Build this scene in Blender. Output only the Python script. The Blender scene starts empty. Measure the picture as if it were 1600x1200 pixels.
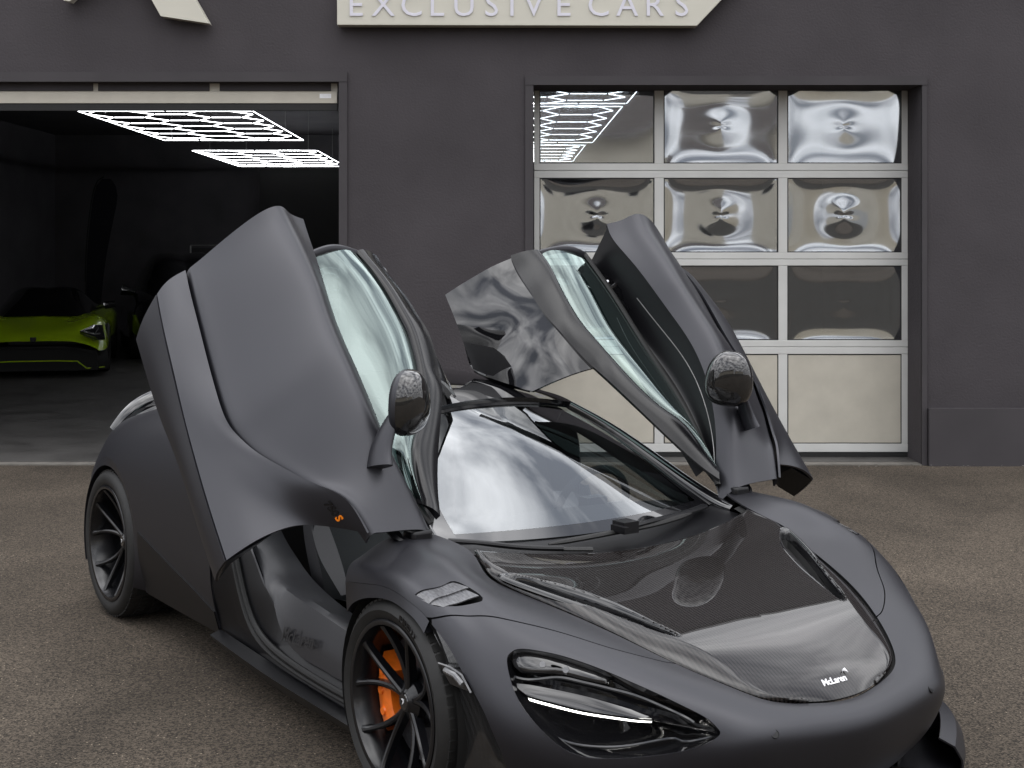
import bpy, bmesh, math, random
import numpy as np
from mathutils import Vector, Matrix
from mathutils.geometry import delaunay_2d_cdt
R = math.radians
rng = random.Random(7)
scene = bpy.context.scene
COL = scene.collection

# ------------------------------------------------------------------ camera
cam_d = bpy.data.cameras.new('camera'); cam = bpy.data.objects.new('camera', cam_d); COL.objects.link(cam)
cam.location = (0, 0, 1.707); cam.rotation_euler = (R(90), 0, 0)
cam_d.sensor_width = 36; cam_d.lens = 47.01; cam_d.shift_x = .0109; cam_d.shift_y = -.1275
cam_d.clip_start = .05; cam_d.clip_end = 2000
scene.camera = cam

# ------------------------------------------------------------------ world: bright broken overcast
world = bpy.data.worlds.new('World'); scene.world = world; world.use_nodes = True
nt = world.node_tree; nt.nodes.clear()
def wn(t, **k):
    n = nt.nodes.new(t)
    for a, b in k.items(): setattr(n, a, b)
    return n
SUN_EL, SUN_ROT = 74, 158
sky = wn('ShaderNodeTexSky', sky_type='NISHITA', sun_disc=False)
sky.sun_elevation = R(SUN_EL); sky.sun_rotation = R(SUN_ROT); sky.air_density = 1.0; sky.dust_density = .4
tc = wn('ShaderNodeTexCoord'); sep = wn('ShaderNodeSeparateXYZ')
nt.links.new(tc.outputs['Generated'], sep.inputs[0])
addz = wn('ShaderNodeMath', operation='ADD'); addz.inputs[1].default_value = .22
mxz = wn('ShaderNodeMath', operation='MAXIMUM'); mxz.inputs[1].default_value = .05
nt.links.new(sep.outputs['Z'], addz.inputs[0]); nt.links.new(addz.outputs[0], mxz.inputs[0])
dx = wn('ShaderNodeMath', operation='DIVIDE'); dy = wn('ShaderNodeMath', operation='DIVIDE')
nt.links.new(sep.outputs['X'], dx.inputs[0]); nt.links.new(mxz.outputs[0], dx.inputs[1])
nt.links.new(sep.outputs['Y'], dy.inputs[0]); nt.links.new(mxz.outputs[0], dy.inputs[1])
cmb = wn('ShaderNodeCombineXYZ'); nt.links.new(dx.outputs[0], cmb.inputs[0]); nt.links.new(dy.outputs[0], cmb.inputs[1])
no1 = wn('ShaderNodeTexNoise'); no1.inputs['Scale'].default_value = 2.9; no1.inputs['Detail'].default_value = 8; no1.inputs['Roughness'].default_value = .52; no1.inputs['Distortion'].default_value = .08
no2 = wn('ShaderNodeTexNoise'); no2.inputs['Scale'].default_value = 1.1; no2.inputs['Detail'].default_value = 5
nt.links.new(cmb.outputs[0], no1.inputs['Vector']); nt.links.new(cmb.outputs[0], no2.inputs['Vector'])
rc = wn('ShaderNodeValToRGB')                    # cloud brightness
rc.color_ramp.elements[0].position = .38; rc.color_ramp.elements[0].color = (3.0, 3.2, 3.7, 1)
rc.color_ramp.elements[1].position = .63; rc.color_ramp.elements[1].color = (18.5, 18.5, 18.8, 1)
nt.links.new(no1.outputs['Fac'], rc.inputs[0])
rf = wn('ShaderNodeValToRGB')                    # how much blue shows
rf.color_ramp.elements[0].position = .30; rf.color_ramp.elements[0].color = (.80, .80, .80, 1)
rf.color_ramp.elements[1].position = .50; rf.color_ramp.elements[1].color = (1, 1, 1, 1)
nt.links.new(no2.outputs['Fac'], rf.inputs[0])
mix = wn('ShaderNodeMix', data_type='RGBA')
nt.links.new(rf.outputs['Color'], mix.inputs['Factor']); nt.links.new(sky.outputs[0], mix.inputs['A']); nt.links.new(rc.outputs[0], mix.inputs['B'])
# an overcast sky is about three times as bright overhead as at the horizon
zr = wn('ShaderNodeMapRange'); zr.inputs['From Min'].default_value = 0; zr.inputs['From Max'].default_value = 1; zr.inputs['To Min'].default_value = .52; zr.inputs['To Max'].default_value = 1.45
nt.links.new(sep.outputs['Z'], zr.inputs['Value'])
grad = wn('ShaderNodeMix', data_type='RGBA', blend_type='MULTIPLY'); grad.inputs['Factor'].default_value = 1
nt.links.new(mix.outputs['Result'], grad.inputs['A']); nt.links.new(zr.outputs[0], grad.inputs['B'])
bg = wn('ShaderNodeBackground'); bg.inputs['Strength'].default_value = .15
out = wn('ShaderNodeOutputWorld')
nt.links.new(grad.outputs['Result'], bg.inputs['Color']); nt.links.new(bg.outputs[0], out.inputs['Surface'])

# ------------------------------------------------------------------ sun behind the cloud
sun_d = bpy.data.lights.new('sun', 'SUN'); sun_d.energy = .6; sun_d.angle = R(65); sun_d.color = (1, .96, .9)
sun = bpy.data.objects.new('sun', sun_d); COL.objects.link(sun)
az = R(SUN_ROT)
sdir = Vector((math.sin(az) * math.cos(R(SUN_EL)), math.cos(az) * math.cos(R(SUN_EL)), math.sin(R(SUN_EL))))
sun.rotation_euler = sdir.to_track_quat('Z', 'Y').to_euler(); sun.location = sdir * 30

vs = scene.view_settings
vs.view_transform = 'Standard'; vs.look = 'None'; vs.gamma = 1; vs.use_curve_mapping = False; vs.exposure = 0.12
scene.render.engine = 'CYCLES'
scene.cycles.max_bounces = 10; scene.cycles.transparent_max_bounces = 16; scene.cycles.glossy_bounces = 6
scene.cycles.caustics_reflective = False; scene.cycles.caustics_refractive = False
scene.cycles.sample_clamp_indirect = 6

# ------------------------------------------------------------------ materials
MATS = {}
def principled(name, col, rough=.5, metal=0, spec=.5, coat=0, coat_rough=.03, ior=1.5, emis=None, estr=0):
    m = bpy.data.materials.new(name); m.use_nodes = True
    b = m.node_tree.nodes['Principled BSDF']
    b.inputs['Base Color'].default_value = (*col, 1); b.inputs['Roughness'].default_value = rough
    b.inputs['Metallic'].default_value = metal; b.inputs['Specular IOR Level'].default_value = spec
    b.inputs['Coat Weight'].default_value = coat; b.inputs['Coat Roughness'].default_value = coat_rough; b.inputs['IOR'].default_value = ior
    if emis: b.inputs['Emission Color'].default_value = (*emis, 1); b.inputs['Emission Strength'].default_value = estr
    MATS[name] = m; return m
def nodes(m): return m.node_tree.nodes, m.node_tree.links, m.node_tree.nodes['Principled BSDF']
def vary(m, scale, amount, detail=6, bump=0, bscale=None, bdist=.002, rough_var=0, stretch=None, coord='Object'):
    """multiply base colour by noise, add fine bump and roughness variation"""
    N, L, b = nodes(m)
    tcn = N.new('ShaderNodeTexCoord'); src = tcn.outputs[coord]
    if stretch:
        mp = N.new('ShaderNodeMapping'); mp.inputs['Scale'].default_value = stretch; L.new(src, mp.inputs[0]); src = mp.outputs[0]
    nz = N.new('ShaderNodeTexNoise'); nz.inputs['Scale'].default_value = scale; nz.inputs['Detail'].default_value = detail
    L.new(src, nz.inputs['Vector'])
    mr = N.new('ShaderNodeMapRange'); mr.inputs['From Min'].default_value = .3; mr.inputs['From Max'].default_value = .7
    mr.inputs['To Min'].default_value = 1 - amount; mr.inputs['To Max'].default_value = 1 + amount
    L.new(nz.outputs['Fac'], mr.inputs['Value'])
    base = b.inputs['Base Color']
    mxn = N.new('ShaderNodeMix'); mxn.data_type = 'RGBA'; mxn.blend_type = 'MULTIPLY'; mxn.inputs['Factor'].default_value = 1
    if base.links: L.new(base.links[0].from_socket, mxn.inputs['A'])
    else: mxn.inputs['A'].default_value = base.default_value[:]
    L.new(mr.outputs[0], mxn.inputs['B']); L.new(mxn.outputs['Result'], base)
    if rough_var:
        r0 = b.inputs['Roughness'].default_value
        m2 = N.new('ShaderNodeMapRange'); m2.inputs['From Min'].default_value = .3; m2.inputs['From Max'].default_value = .7
        m2.inputs['To Min'].default_value = r0 - rough_var; m2.inputs['To Max'].default_value = r0 + rough_var
        L.new(nz.outputs['Fac'], m2.inputs['Value']); L.new(m2.outputs[0], b.inputs['Roughness'])
    if bump:
        nb = N.new('ShaderNodeTexNoise'); nb.inputs['Scale'].default_value = bscale or scale * 8; nb.inputs['Detail'].default_value = 4
        L.new(src, nb.inputs['Vector'])
        bp = N.new('ShaderNodeBump'); bp.inputs['Strength'].default_value = bump; bp.inputs['Distance'].default_value = bdist
        L.new(nb.outputs['Fac'], bp.inputs['Height']); L.new(bp.outputs[0], b.inputs['Normal'])
    return m

vary(principled('matte_paint', (.0080, .0080, .0106), .40, spec=.72), 900, .10, detail=2, rough_var=.02)
MATS['matte_paint'].node_tree.nodes['Principled BSDF'].inputs['Specular Tint'].default_value = (.93, .935, 1, 1)
vary(principled('gloss_black', (.006, .006, .007), .035, coat=1), 30, .1)
m = principled('carbon_hood', (.010, .0095, .0095), .35, spec=.08, coat=1, coat_rough=.010, ior=1.5)
N, L, b = nodes(m)                               # fine weave running across the bonnet
tcn = N.new('ShaderNodeTexCoord'); wv = N.new('ShaderNodeTexWave'); wv.wave_type = 'BANDS'; wv.bands_direction = 'Y'
wv.inputs['Scale'].default_value = 25; wv.inputs['Distortion'].default_value = .15
L.new(tcn.outputs['Object'], wv.inputs['Vector'])
cr_ = N.new('ShaderNodeValToRGB'); cr_.color_ramp.elements[0].color = (.0012, .001, .001, 1); cr_.color_ramp.elements[1].color = (.018, .0145, .0135, 1)
L.new(wv.outputs['Fac'], cr_.inputs[0]); L.new(cr_.outputs[0], b.inputs['Base Color'])
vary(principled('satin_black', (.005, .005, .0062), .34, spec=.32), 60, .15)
vary(principled('frame_black', (.004, .004, .005), .20, spec=.4), 60, .15)
vary(principled('rubber_black', (.009, .009, .009), .6), 40, .2, bump=.1, bscale=400, bdist=.0005)
vary(principled('tyre_rubber', (.010, .0098, .0095), .6), 25, .25, bump=.15, bscale=500, bdist=.0006)
vary(principled('wheel_black', (.005, .0052, .0065), .24, spec=.6), 30, .1)
vary(principled('liner_black', (.004, .004, .004), .8), 40, .2)
vary(principled('brake_disc', (.10, .10, .11), .35, metal=.9), 80, .3)
vary(principled('caliper_orange', (.85, .17, .012), .35, coat=.5), 40, .12)
principled('badge_orange', (.95, .25, .01), .3, emis=(.95, .25, .01), estr=.0)
vary(principled('sill_grey', (.030, .030, .034), .33, metal=.15), 300, .1, rough_var=.03)
vary(principled('alcantara', (.010, .010, .012), .9), 300, .3)
vary(principled('sill_lettering', (.020, .020, .022), .4), 60, .1)
vary(principled('leather_dark', (.018, .018, .021), .5), 200, .2)
vary(principled('chrome', (.62, .62, .64), .12, metal=1), 30, .06)
vary(principled('lettering_white', (.8, .8, .82), .3), 30, .05)
vary(principled('lettering_dark', (.006, .006, .007), .25), 30, .1)
vary(principled('vane_carbon', (.10, .10, .106), .28, coat=.5), 55, .45, detail=3, stretch=(1, 4, 1))
m = principled('carbon_weave', (.012, .012, .012), .25, coat=.8, coat_rough=.05)
N, L, b = nodes(m)
tcn = N.new('ShaderNodeTexCoord'); ck = N.new('ShaderNodeTexChecker'); ck.inputs['Scale'].default_value = 220
ck.inputs['Color1'].default_value = (.008, .008, .008, 1); ck.inputs['Color2'].default_value = (.03, .03, .031, 1)
mp = N.new('ShaderNodeMapping'); mp.inputs['Rotation'].default_value = (R(45), R(45), 0); L.new(tcn.outputs['Object'], mp.inputs[0]); L.new(mp.outputs[0], ck.inputs['Vector']); L.new(ck.outputs[0], b.inputs['Base Color'])
vary(principled('mirror_carbon', (.012, .0115, .011), .05, coat=1), 200, .5)
principled('drl_light', (1, 1, 1), .3, emis=(1, .98, .92), estr=4)
principled('led_tube', (1, 1, 1), .3, emis=(.95, .97, 1), estr=7)
vary(principled('lamp_lens', (.012, .012, .013), .04, coat=1), 30, .2)
vary(principled('marker_lens', (.12, .12, .125), .12, coat=1), 60, .4)

def glass_mat(name, tint, rough, refl, f0=.06):
    """thin coated pane: transparent tint plus a mirror layer that follows Fresnel"""
    m = bpy.data.materials.new(name); m.use_nodes = True; N = m.node_tree.nodes; L = m.node_tree.links; N.clear()
    tr = N.new('ShaderNodeBsdfTransparent'); tr.inputs[0].default_value = (*tint, 1)
    gl = N.new('ShaderNodeBsdfGlossy'); gl.inputs['Roughness'].default_value = rough; gl.inputs['Color'].default_value = (*refl, 1)
    fr = N.new('ShaderNodeLayerWeight'); fr.inputs['Blend'].default_value = .5
    pw = N.new('ShaderNodeMath'); pw.operation = 'POWER'; pw.inputs[1].default_value = 2.6; L.new(fr.outputs['Facing'], pw.inputs[0])
    ma = N.new('ShaderNodeMapRange'); ma.inputs['To Min'].default_value = f0; ma.inputs['To Max'].default_value = 1; L.new(pw.outputs[0], ma.inputs['Value'])
    mx = N.new('ShaderNodeMixShader'); L.new(ma.outputs[0], mx.inputs[0]); L.new(tr.outputs[0], mx.inputs[1]); L.new(gl.outputs[0], mx.inputs[2])
    o = N.new('ShaderNodeOutputMaterial'); L.new(mx.outputs[0], o.inputs[0])
    MATS[name] = m; return m
glass_mat('windshield_glass', (.55, .6, .6), .004, (.95, .98, 1), f0=.17)
glass_mat('door_glass', (.40, .54, .52), .004, (.78, .93, .90), f0=.13)
glass_mat('pane_glass', (.75, .78, .8), .05, (.95, .97, 1), f0=.32)
def mat(n): return MATS[n]

# ------------------------------------------------------------------ mesh helpers
def spl_basis(n, t):
    t = np.asarray(t, float)
    if n == 2: return np.stack([1 - t, t], 1)
    A = np.zeros((n, n)); B = np.zeros((n, n)); A[0, 0] = A[-1, -1] = 1
    for i in range(1, n - 1):
        A[i, i - 1] = 1; A[i, i] = 4; A[i, i + 1] = 1
        B[i, i - 1] = 6; B[i, i] = -12; B[i, i + 1] = 6
    M = np.linalg.solve(A, B)
    i = np.clip(np.floor(t).astype(int), 0, n - 2); u = (t - i)[:, None]; I = np.eye(n)
    return (1 - u) * I[i] + u * I[i + 1] + ((1 - u) ** 3 - (1 - u)) / 6 * M[i] + (u ** 3 - u) / 6 * M[i + 1]
def surf(net, s, t):
    net = np.asarray(net, float)
    return np.einsum('pi,pj,ijk->pk', spl_basis(net.shape[0], s), spl_basis(net.shape[1], t), net)
def curve(P, n):
    """smooth curve through P, n samples evenly spaced along its length"""
    P = np.asarray(P, float); k = len(P)
    Q = spl_basis(k, np.linspace(0, k - 1, 40 * k)) @ P
    d = np.r_[0, np.cumsum(np.linalg.norm(np.diff(Q, axis=0), axis=1))]
    w = np.linspace(0, d[-1], n)
    return np.stack([np.interp(w, d, Q[:, i]) for i in range(Q.shape[1])], 1)
def gridnet(net, nu, nv):
    net = np.asarray(net, float); a, b_ = net.shape[:2]
    Bu = spl_basis(a, np.linspace(0, a - 1, nu)); Bv = spl_basis(b_, np.linspace(0, b_ - 1, nv))
    return np.einsum('ui,vj,ijk->uvk', Bu, Bv, net)
def rows(curves, nu, nv):
    """loft: each curve resampled to nv points, splined across to nu"""
    return gridnet_lin([curve(c, nv) for c in curves], nu)
def gridnet_lin(cs, nu):
    cs = np.asarray(cs, float); a = cs.shape[0]
    return np.einsum('ui,ivk->uvk', spl_basis(a, np.linspace(0, a - 1, nu)), cs)
class MB:
    def __init__(s): s.v = []; s.f = []; s.m = []
    def pts(s, P):
        k = len(s.v); s.v += [tuple(map(float, p)) for p in P]; return k
    def face(s, f, mi=0): s.f.append(tuple(f)); s.m.append(mi)
    def grid(s, G, flip=False, mi=0, wrap=False):
        nu, nv = G.shape[:2]; k = s.pts(G.reshape(-1, 3))
        for i in range(nu - 1):
            for j in range(nv if wrap else nv - 1):
                j2 = (j + 1) % nv
                q = (k + i * nv + j, k + i * nv + j2, k + (i + 1) * nv + j2, k + (i + 1) * nv + j)
                s.face(q[::-1] if flip else q, mi)
        return k
    def shell(s, G, thick, flip=False, mi=0):
        """closed sheet: G is the outside, thickness goes to the inside"""
        du = np.gradient(G, axis=0); dv = np.gradient(G, axis=1)
        n = np.cross(dv, du); n /= np.linalg.norm(n, axis=2, keepdims=True) + 1e-12
        # faces as wound in grid() have normal dv x du when not flipped
        n = -n if flip else n
        s_out = s.grid(G, flip, mi); nu, nv = G.shape[:2]
        k = s.pts((G - n * thick).reshape(-1, 3))
        for i in range(nu - 1):
            for j in range(nv - 1):
                q = (k + i * nv + j, k + i * nv + j + 1, k + (i + 1) * nv + j + 1, k + (i + 1) * nv + j)
                s.face(q if flip else q[::-1], mi)
        ring = [(i, 0) for i in range(nu)] + [(nu - 1, j) for j in range(1, nv)] + [(i, nv - 1) for i in range(nu - 2, -1, -1)] + [(0, j) for j in range(nv - 2, 0, -1)]
        for a, b2 in zip(ring, ring[1:] + ring[:1]):
            ia, ib = a[0] * nv + a[1], b2[0] * nv + b2[1]
            q = (s_out + ia, s_out + ib, k + ib, k + ia)
            s.face(q if flip else q[::-1], mi)
    def box(s, lo, hi, mi=0):
        (a, b2, c), (d, e, f) = lo, hi
        k = s.pts([(a, b2, c), (d, b2, c), (d, e, c), (a, e, c), (a, b2, f), (d, b2, f), (d, e, f), (a, e, f)])
        for q in ((0, 3, 2, 1), (4, 5, 6, 7), (0, 1, 5, 4), (1, 2, 6, 5), (2, 3, 7, 6), (3, 0, 4, 7)): s.face([k + i for i in q], mi)
    def tube(s, P, r, n=10, flat=None, up=(0, 0, 1), cap=True, mi=0):
        P = np.asarray(P, float); m_ = len(P); r = np.broadcast_to(np.asarray(r, float), (m_,))
        T = np.gradient(P, axis=0); T /= np.linalg.norm(T, axis=1)[:, None] + 1e-12
        G = np.zeros((m_, n, 3))
        for i in range(m_):
            a = np.cross(T[i], up); 
            if np.linalg.norm(a) < 1e-4: a = np.cross(T[i], (1, .1, 0))
            a /= np.linalg.norm(a); c = np.cross(a, T[i])
            for j in range(n):
                w = 2 * math.pi * j / n
                G[i, j] = P[i] + r[i] * (math.cos(w) * a + (flat or 1) * math.sin(w) * c)
        k = s.grid(G, wrap=True, mi=mi)
        if cap:
            s.face([k + j for j in range(n)], mi); s.face([k + (m_ - 1) * n + j for j in range(n - 1, -1, -1)], mi)
    def prism(s, poly, d, mi=0):
        """poly: 3D ring, extruded along vector d"""
        n = len(poly); k = s.pts(poly); k2 = s.pts([np.asarray(p) + np.asarray(d) for p in poly])
        s.face([k + i for i in range(n)], mi); s.face([k2 + i for i in range(n - 1, -1, -1)], mi)
        for i in range(n):
            j = (i + 1) % n; s.face((k + j, k + i, k2 + i, k2 + j), mi)
    def lathe(s, prof, n, axis_o=(0, 0, 0), mi=0, close=True):
        """profile of (radius, y) turned about the y axis"""
        G = np.array([[(r * math.cos(2 * math.pi * j / n) + axis_o[0], y + axis_o[1], r * math.sin(2 * math.pi * j / n) + axis_o[2]) for j in range(n)] for r, y in prof])
        s.grid(G, wrap=True, mi=mi)
    def mirror_y(s):
        s.v = [(x, -y, z) for x, y, z in s.v]; s.f = [f[::-1] for f in s.f]; return s
    def build(s, name, mats, parent=None, ang=32, fix=True, weld=0):
        me = bpy.data.meshes.new(name); me.from_pydata(s.v, [], s.f)
        for m_ in (mats if isinstance(mats, (list, tuple)) else [mats]): me.materials.append(MATS[m_])
        if any(s.m): me.polygons.foreach_set('material_index', s.m)
        if fix or weld:
            bm = bmesh.new(); bm.from_mesh(me)
            if weld: bmesh.ops.remove_doubles(bm, verts=bm.verts, dist=weld)
            if fix: bmesh.ops.recalc_face_normals(bm, faces=bm.faces)
            bm.to_mesh(me); bm.free()
        me.polygons.foreach_set('use_smooth', [True] * len(me.polygons)); me.set_sharp_from_angle(angle=R(ang)); me.update()
        o = bpy.data.objects.new(name, me); COL.objects.link(o); o.parent = parent; return o
def empty(name, parent=None, loc=(0, 0, 0), rz=0):
    o = bpy.data.objects.new(name, None); COL.objects.link(o); o.parent = parent; o.location = loc; o.rotation_euler = (0, 0, rz); o.empty_display_size = .1; return o
def tag(o, label, cat, group=None):
    o['label'] = label; o['category'] = cat
    if group: o['group'] = group
    return o
def structure(o): o['kind'] = 'structure'; return o
def copy_tree(o, parent=None, mirror=None):
    c = o.copy(); COL.objects.link(c); c.parent = parent
    for ch in list(o.children): copy_tree(ch, c)
    return c
def inpoly(pt, poly):
    x, y = pt; c = False; n = len(poly); j = n - 1
    for i in range(n):
        xi, yi = poly[i]; xj, yj = poly[j]
        if (yi > y) != (yj > y) and x < (xj - xi) * (y - yi) / (yj - yi + 1e-15) + xi: c = not c
        j = i
    return c
def trimmed(net, outer, holes, step, thick, sgn=1, off=0, stretch=(1, 1)):
    """sheet of a spline surface trimmed to a polygon (with holes) in its own s,t coordinates"""
    net = np.array(net, float)
    loops = [[(a / stretch[0], c / stretch[1]) for a, c in lp] for lp in [outer] + holes]
    V2 = []; E2 = []
    for lp in loops:
        k = len(V2); pts = []
        for (x0, y0), (x1, y1) in zip(lp, lp[1:] + lp[:1]):
            n_ = max(1, int(math.hypot(x1 - x0, y1 - y0) / (step * .8)))
            pts += [(x0 + (x1 - x0) * i / n_, y0 + (y1 - y0) * i / n_) for i in range(n_)]
        V2 += pts; E2 += [(k + i, k + (i + 1) % len(pts)) for i in range(len(pts))]
    xs = [p[0] for p in loops[0]]; ys = [p[1] for p in loops[0]]
    edge = np.array(V2)
    y = min(ys)
    while y < max(ys):
        x = min(xs)
        while x < max(xs):
            if inpoly((x, y), loops[0]) and not any(inpoly((x, y), hl) for hl in loops[1:]) and np.min(np.hypot(edge[:, 0] - x, edge[:, 1] - y)) > step * .55: V2.append((x, y))
            x += step
        y += step
    vv, ee, ff, *_ = delaunay_2d_cdt([Vector(p) for p in V2], E2, [], 0, 1e-6)
    vv = np.array([(v[0], v[1]) for v in vv])
    keep = []
    for t in ff:
        c = vv[list(t)].mean(0)
        if inpoly(c, loops[0]) and not any(inpoly(c, hl) for hl in loops[1:]): keep.append(tuple(t))
    s = vv[:, 0] * stretch[0]; t = vv[:, 1] * stretch[1]
    P = surf(net, s, t); e = 1e-3
    a = surf(net, s + e, t) - surf(net, s - e, t); c = surf(net, s, t + e) - surf(net, s, t - e)
    n = np.cross(a, c); n /= np.linalg.norm(n, axis=1)[:, None] + 1e-12
    n *= np.sign(((P - np.array((P[:, 0].mean() * .6, 0, .35))) * n).sum(1))[:, None]
    P = P + n * off
    mb = MB(); mb.pts(P); k = len(P); mb.pts(P - n * thick)
    cnt = {}
    for tri in keep:
        mb.face(tri); mb.face((tri[2] + k, tri[1] + k, tri[0] + k))
        for i in range(3):
            ed = (tri[i], tri[(i + 1) % 3]); key = tuple(sorted(ed)); cnt.setdefault(key, []).append(ed)
    for key, l in cnt.items():
        if len(l) == 1:
            i, j = l[0]; mb.face((j, i, i + k, j + k))
    used = sorted({i for f_ in mb.f for i in f_}); mp_ = {o: n_ for n_, o in enumerate(used)}
    mb.v = [mb.v[i] for i in used]; mb.f = [tuple(mp_[i] for i in f_) for f_ in mb.f]
    if sgn > 0: mb.mirror_y()
    return mb
def text_mesh(txt, size, depth, shear=0, spacing=1.0, bold=0.0):
    cu = bpy.data.curves.new('lettering', 'FONT'); cu.body = txt; cu.size = size; cu.extrude = depth; cu.shear = shear; cu.space_character = spacing; cu.offset = bold
    cu.align_x = 'CENTER'; cu.align_y = 'CENTER'; cu.resolution_u = 3
    o = bpy.data.objects.new('lettering', cu); COL.objects.link(o)
    bpy.context.view_layer.update()
    me = bpy.data.meshes.new_from_object(o.evaluated_get(bpy.context.evaluated_depsgraph_get()))
    bpy.data.objects.remove(o); bpy.data.curves.remove(cu); return me
def lettering(name, txt, size, depth, matname, parent, origin, right, up, shear=0, spacing=1.0, bold=0.0):
    me = text_mesh(txt, size, depth, shear, spacing, bold); me.materials.clear(); me.materials.append(MATS[matname])
    o = bpy.data.objects.new(name, me); COL.objects.link(o); o.parent = parent
    r = Vector(right).normalized(); u = Vector(up); u = (u - r * u.dot(r)).normalized(); n = r.cross(u)
    M = Matrix((r, u, n)).transposed().to_4x4(); M.translation = Vector(origin); o.matrix_local = M; return o
# ------------------------------------------------------------------ setting materials
m = vary(principled('asphalt', (.064, .054, .044), .9, spec=.25), 1.3, .16, detail=8, coord='Object')
N, L, b = nodes(m)
tcn = N.new('ShaderNodeTexCoord')
vo = N.new('ShaderNodeTexVoronoi'); vo.inputs['Scale'].default_value = 150; L.new(tcn.outputs['Object'], vo.inputs['Vector'])
rp = N.new('ShaderNodeValToRGB'); rp.color_ramp.interpolation = 'EASE'
rp.color_ramp.elements[0].position = 0; rp.color_ramp.elements[0].color = (.35, .34, .33, 1); rp.color_ramp.elements[1].position = 1; rp.color_ramp.elements[1].color = (1.9, 1.82, 1.7, 1)
sepc = N.new('ShaderNodeSeparateColor'); L.new(vo.outputs['Color'], sepc.inputs[0]); L.new(sepc.outputs[0], rp.inputs[0])
mm = N.new('ShaderNodeMix'); mm.data_type = 'RGBA'; mm.blend_type = 'MULTIPLY'; mm.inputs['Factor'].default_value = .85
L.new(b.inputs['Base Color'].links[0].from_socket, mm.inputs['A']); L.new(rp.outputs[0], mm.inputs['B'])
# scattered pale stones
vo2 = N.new('ShaderNodeTexVoronoi'); vo2.inputs['Scale'].default_value = 46; vo2.feature = 'F1'; L.new(tcn.outputs['Object'], vo2.inputs['Vector'])
rp2 = N.new('ShaderNodeValToRGB'); rp2.color_ramp.elements[0].position = .10; rp2.color_ramp.elements[0].color = (1, 1, 1, 1); rp2.color_ramp.elements[1].position = .17; rp2.color_ramp.elements[1].color = (0, 0, 0, 1)
L.new(vo2.outputs['Distance'], rp2.inputs[0])
sc2 = N.new('ShaderNodeSeparateColor'); L.new(vo2.outputs['Color'], sc2.inputs[0])
gt = N.new('ShaderNodeMath'); gt.operation = 'GREATER_THAN'; gt.inputs[1].default_value = .74; L.new(sc2.outputs[1], gt.inputs[0])
mu = N.new('ShaderNodeMath'); mu.operation = 'MULTIPLY'; L.new(rp2.outputs[0], mu.inputs[0]); L.new(gt.outputs[0], mu.inputs[1])
mm2 = N.new('ShaderNodeMix'); mm2.data_type = 'RGBA'; mm2.inputs['B'].default_value = (.34, .28, .21, 1)
L.new(mu.outputs[0], mm2.inputs['Factor']); L.new(mm.outputs['Result'], mm2.inputs['A'])
# large stains and tyre-worn patches
nz = N.new('ShaderNodeTexNoise'); nz.inputs['Scale'].default_value = .45; nz.inputs['Detail'].default_value = 5; nz.inputs['Distortion'].default_value = 1.2; L.new(tcn.outputs['Object'], nz.inputs['Vector'])
mr = N.new('ShaderNodeMapRange'); mr.inputs['From Min'].default_value = .35; mr.inputs['From Max'].default_value = .65; mr.inputs['To Min'].default_value = .74; mr.inputs['To Max'].default_value = 1.18; L.new(nz.outputs['Fac'], mr.inputs['Value'])
mm3 = N.new('ShaderNodeMix'); mm3.data_type = 'RGBA'; mm3.blend_type = 'MULTIPLY'; mm3.inputs['Factor'].default_value = 1
L.new(mm2.outputs['Result'], mm3.inputs['A']); L.new(mr.outputs[0], mm3.inputs['B']); L.new(mm3.outputs['Result'], b.inputs['Base Color'])
bp = N.new('ShaderNodeBump'); bp.inputs['Strength'].default_value = .55; bp.inputs['Distance'].default_value = .004; L.new(vo.outputs['Distance'], bp.inputs['Height']); L.new(bp.outputs[0], b.inputs['Normal'])

vary(principled('plaster_dark', (.064, .058, .0625), .85, spec=.2), 1.1, .16, detail=9, bump=.6, bscale=55, bdist=.006)
vary(principled('plaster_trim', (.058, .053, .057), .7, spec=.3), 2, .1, detail=6, bump=.1, bscale=120, bdist=.002)
vary(principled('door_frame_white', (.60, .60, .58), .38), 3, .06, detail=6, rough_var=.05)
vary(principled('door_panel_cream', (.50, .47, .40), .45), 5, .07, detail=8, bump=.08, bscale=25, bdist=.003)
vary(principled('sign_cream', (.60, .58, .50), .4), 2, .03)
vary(principled('sign_letter', (.70, .69, .76), .3), 4, .03)
vary(principled('garage_wall', (.085, .082, .09), .85), 1.2, .2)
vary(principled('garage_floor', (.07, .067, .064), .55), 2.2, .25, detail=8, rough_var=.1)
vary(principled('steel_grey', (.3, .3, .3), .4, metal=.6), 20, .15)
vary(principled('banner_cloth', (.006, .006, .012), .9), 20, .3)
vary(principled('lime_paint', (.42, .62, .010), .22, coat=1), 60, .05)
vary(principled('black_paint', (.004, .004, .005), .05, coat=1), 20, .2)
vary(principled('render_cream', (.74, .68, .56), .85), .8, .12, detail=8)
vary(principled('roof_grey', (.10, .08, .07), .8), 2, .2)
vary(principled('window_dark', (.02, .022, .025), .08), 5, .2)
vary(principled('curb_stone', (.15, .14, .125), .85), 9, .25, detail=8, bump=.3, bscale=90, bdist=.004)

# ------------------------------------------------------------------ ground
mb = MB(); mb.grid(np.array([[(x, y, 0) for x in (-400, 400)] for y in (-400, 10.9)]), flip=True)
structure(mb.build('ground', 'asphalt', fix=False))
mb = MB(); mb.box((-9.0, 10.9, -.05), (6.5, 27.1, .012)); structure(mb.build('garage_floor', 'garage_floor'))

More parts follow.
